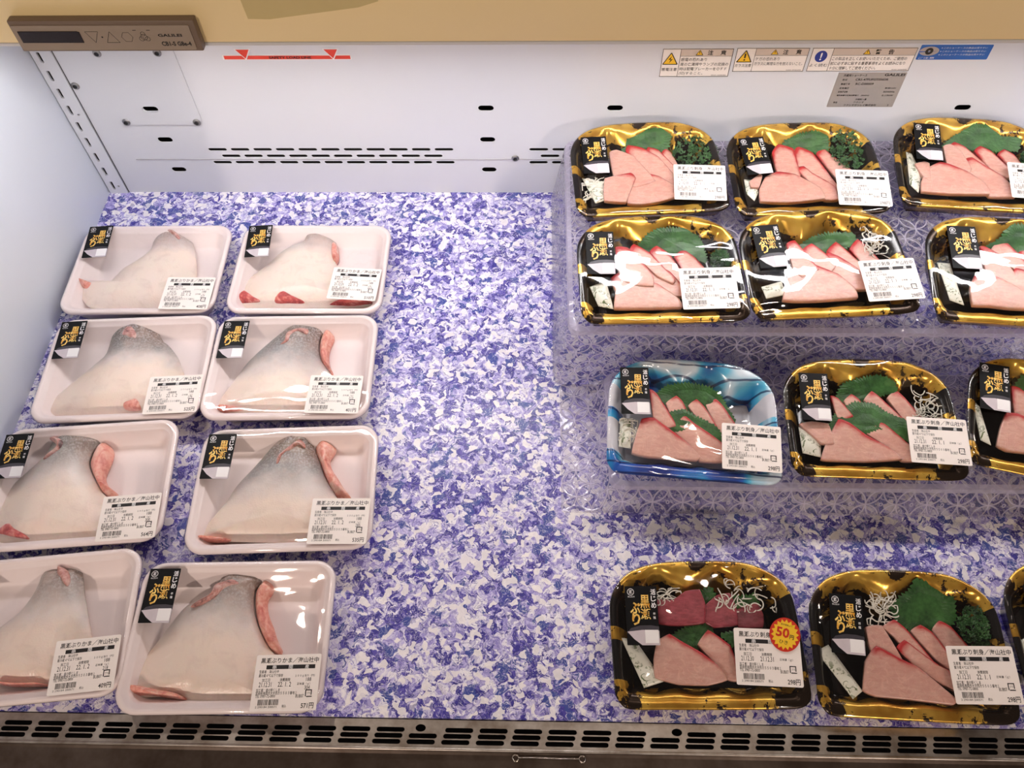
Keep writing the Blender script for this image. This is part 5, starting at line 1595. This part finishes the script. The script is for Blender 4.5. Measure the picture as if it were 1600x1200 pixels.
for idx, (k, lab) in enumerate(SLAB.items()):
    d = DATA['sashimi'][k]
    if not d['slices']:
        src = DATA['sashimi']['r4b']
        d = {**src, 'pos': d['pos'], 'parsley': []}
    x, y, zb, a = d['pos']
    t = thing('sashimi_pack', lab, 'sashimi pack', (x, y, zb + 0.0004), a, 'sashimi packs')
    link('blue_tray' if k == 'r3a' else 'gold_tray', TRAY_BLUE if k == 'r3a' else TRAY_GOLD, t)
    low = [s for s in d['slices'] if sum(p[1] for p in s) / len(s) < 0.052]
    up = [s for s in d['slices'] if s not in low]
    up = [[(p[0] + (0.006 if p[1] < sum(q[1] for q in s) / len(s) else 0.0), max(p[1] - 0.014, 0.034) if p[1] < sum(q[1] for q in s) / len(s) else p[1], p[2]) for p in s] if s[0][2] != 2 else s for s in up]   # tucked under the front row
    for row, dz in ((up, 0.0), (low, 0.0042)):
        row = sorted(row, key=lambda s: min(p[0] for p in s))
        for i, s in enumerate(row):
            link('sashimi_slice', slice_mesh(s, dz + 0.0016 * (len(row) - 1 - i)), t)
    for i, s in enumerate(d['leaves']):
        my = sum(p[1] for p in s) / len(s)
        link('shiso_leaf', leaf_mesh(s, -0.0022 if my > 0.066 else 0.0036, idx * 10 + i, {'r1': 1.15, 'r2': 0.95, 'r3': 0.6, 'r4': 0.38}[k[:2]]), t)
    for s in d['sachet']:
        link('wasabi_sachet', sachet_mesh(s, 0.0005), t)['label'] = 'small wasabi sachet'
    for s in d['parsley']:
        link('parsley_sprig', parsley_mesh(min(s[0][0], s[1][0]), max(s[0][0], s[1][0]), min(s[0][1], s[1][1]), max(s[0][1], s[1][1]), idx), t)
    for s in d['daikon']:
        link('daikon_shreds', daikon_mesh(min(s[0][0], s[1][0]), max(s[0][0], s[1][0]), min(s[0][1], s[1][1]), max(s[0][1], s[1][1]), idx), t)['label'] = 'white shredded radish'
    link('wrap_film', sashimi_film(idx + 60), t)
    tilt = math.atan(FILMP[1])
    def on_film(y_):
        return RIMP[0] + RIMP[1] * y_ + 0.0062
    if 'brand' in d:
        bx_, by_, ba = d['brand']
        brand_label(t, bx_, by_, on_film(by_), ba, tilt)
    if 'price' in d:
        px, py, pa = d['price']
        price_label(t, px, py, on_film(py), pa, tilt, PR_OLD if k == 'r4a' else PR_SASH, '298')
    if k == 'r4a':
        sx_, sy_ = 0.0735, 0.0655
        n = 40
        st = link('discount_sticker', plate('discount_sticker', [(0.0145 * math.cos(2 * math.pi * i / n), 0.0160 * math.sin(2 * math.pi * i / n)) for i in range(n)], 0.0003, M['burst_red']), t, (sx_, sy_, on_film(sy_) + 0.0012), (tilt, 0, -0.25))
        st['label'] = 'round red and yellow 50 yen discount sticker'
        pts = []
        for i in range(36):
            r = 1.0 if i % 2 else 0.80
            pts.append((0.0132 * r * math.cos(2 * math.pi * i / 36), 0.0146 * r * math.sin(2 * math.pi * i / 36)))
        link('burst', Print().poly(pts).mesh('burst', M['burst_yellow']), st, (0, 0, 0.00045))
        link('amount', Print().text('50', -0.0085, 0.0040, 0.0016, 0.0095, 0.03).mesh('amount', M['burst_red']), st, (0, 0, 0.00060))
        link('lettering', Print().text('円', 0.0045, 0.0085, -0.0012, 0.0042, 0.02).text('ひき', -0.0045, 0.0035, -0.0072, 0.0036, 0.0).text('表示価格より', -0.005, 0.006, 0.0092, 0.0018, 0.0).mesh('lettering', M['ink']), st, (0, 0, 0.00060))
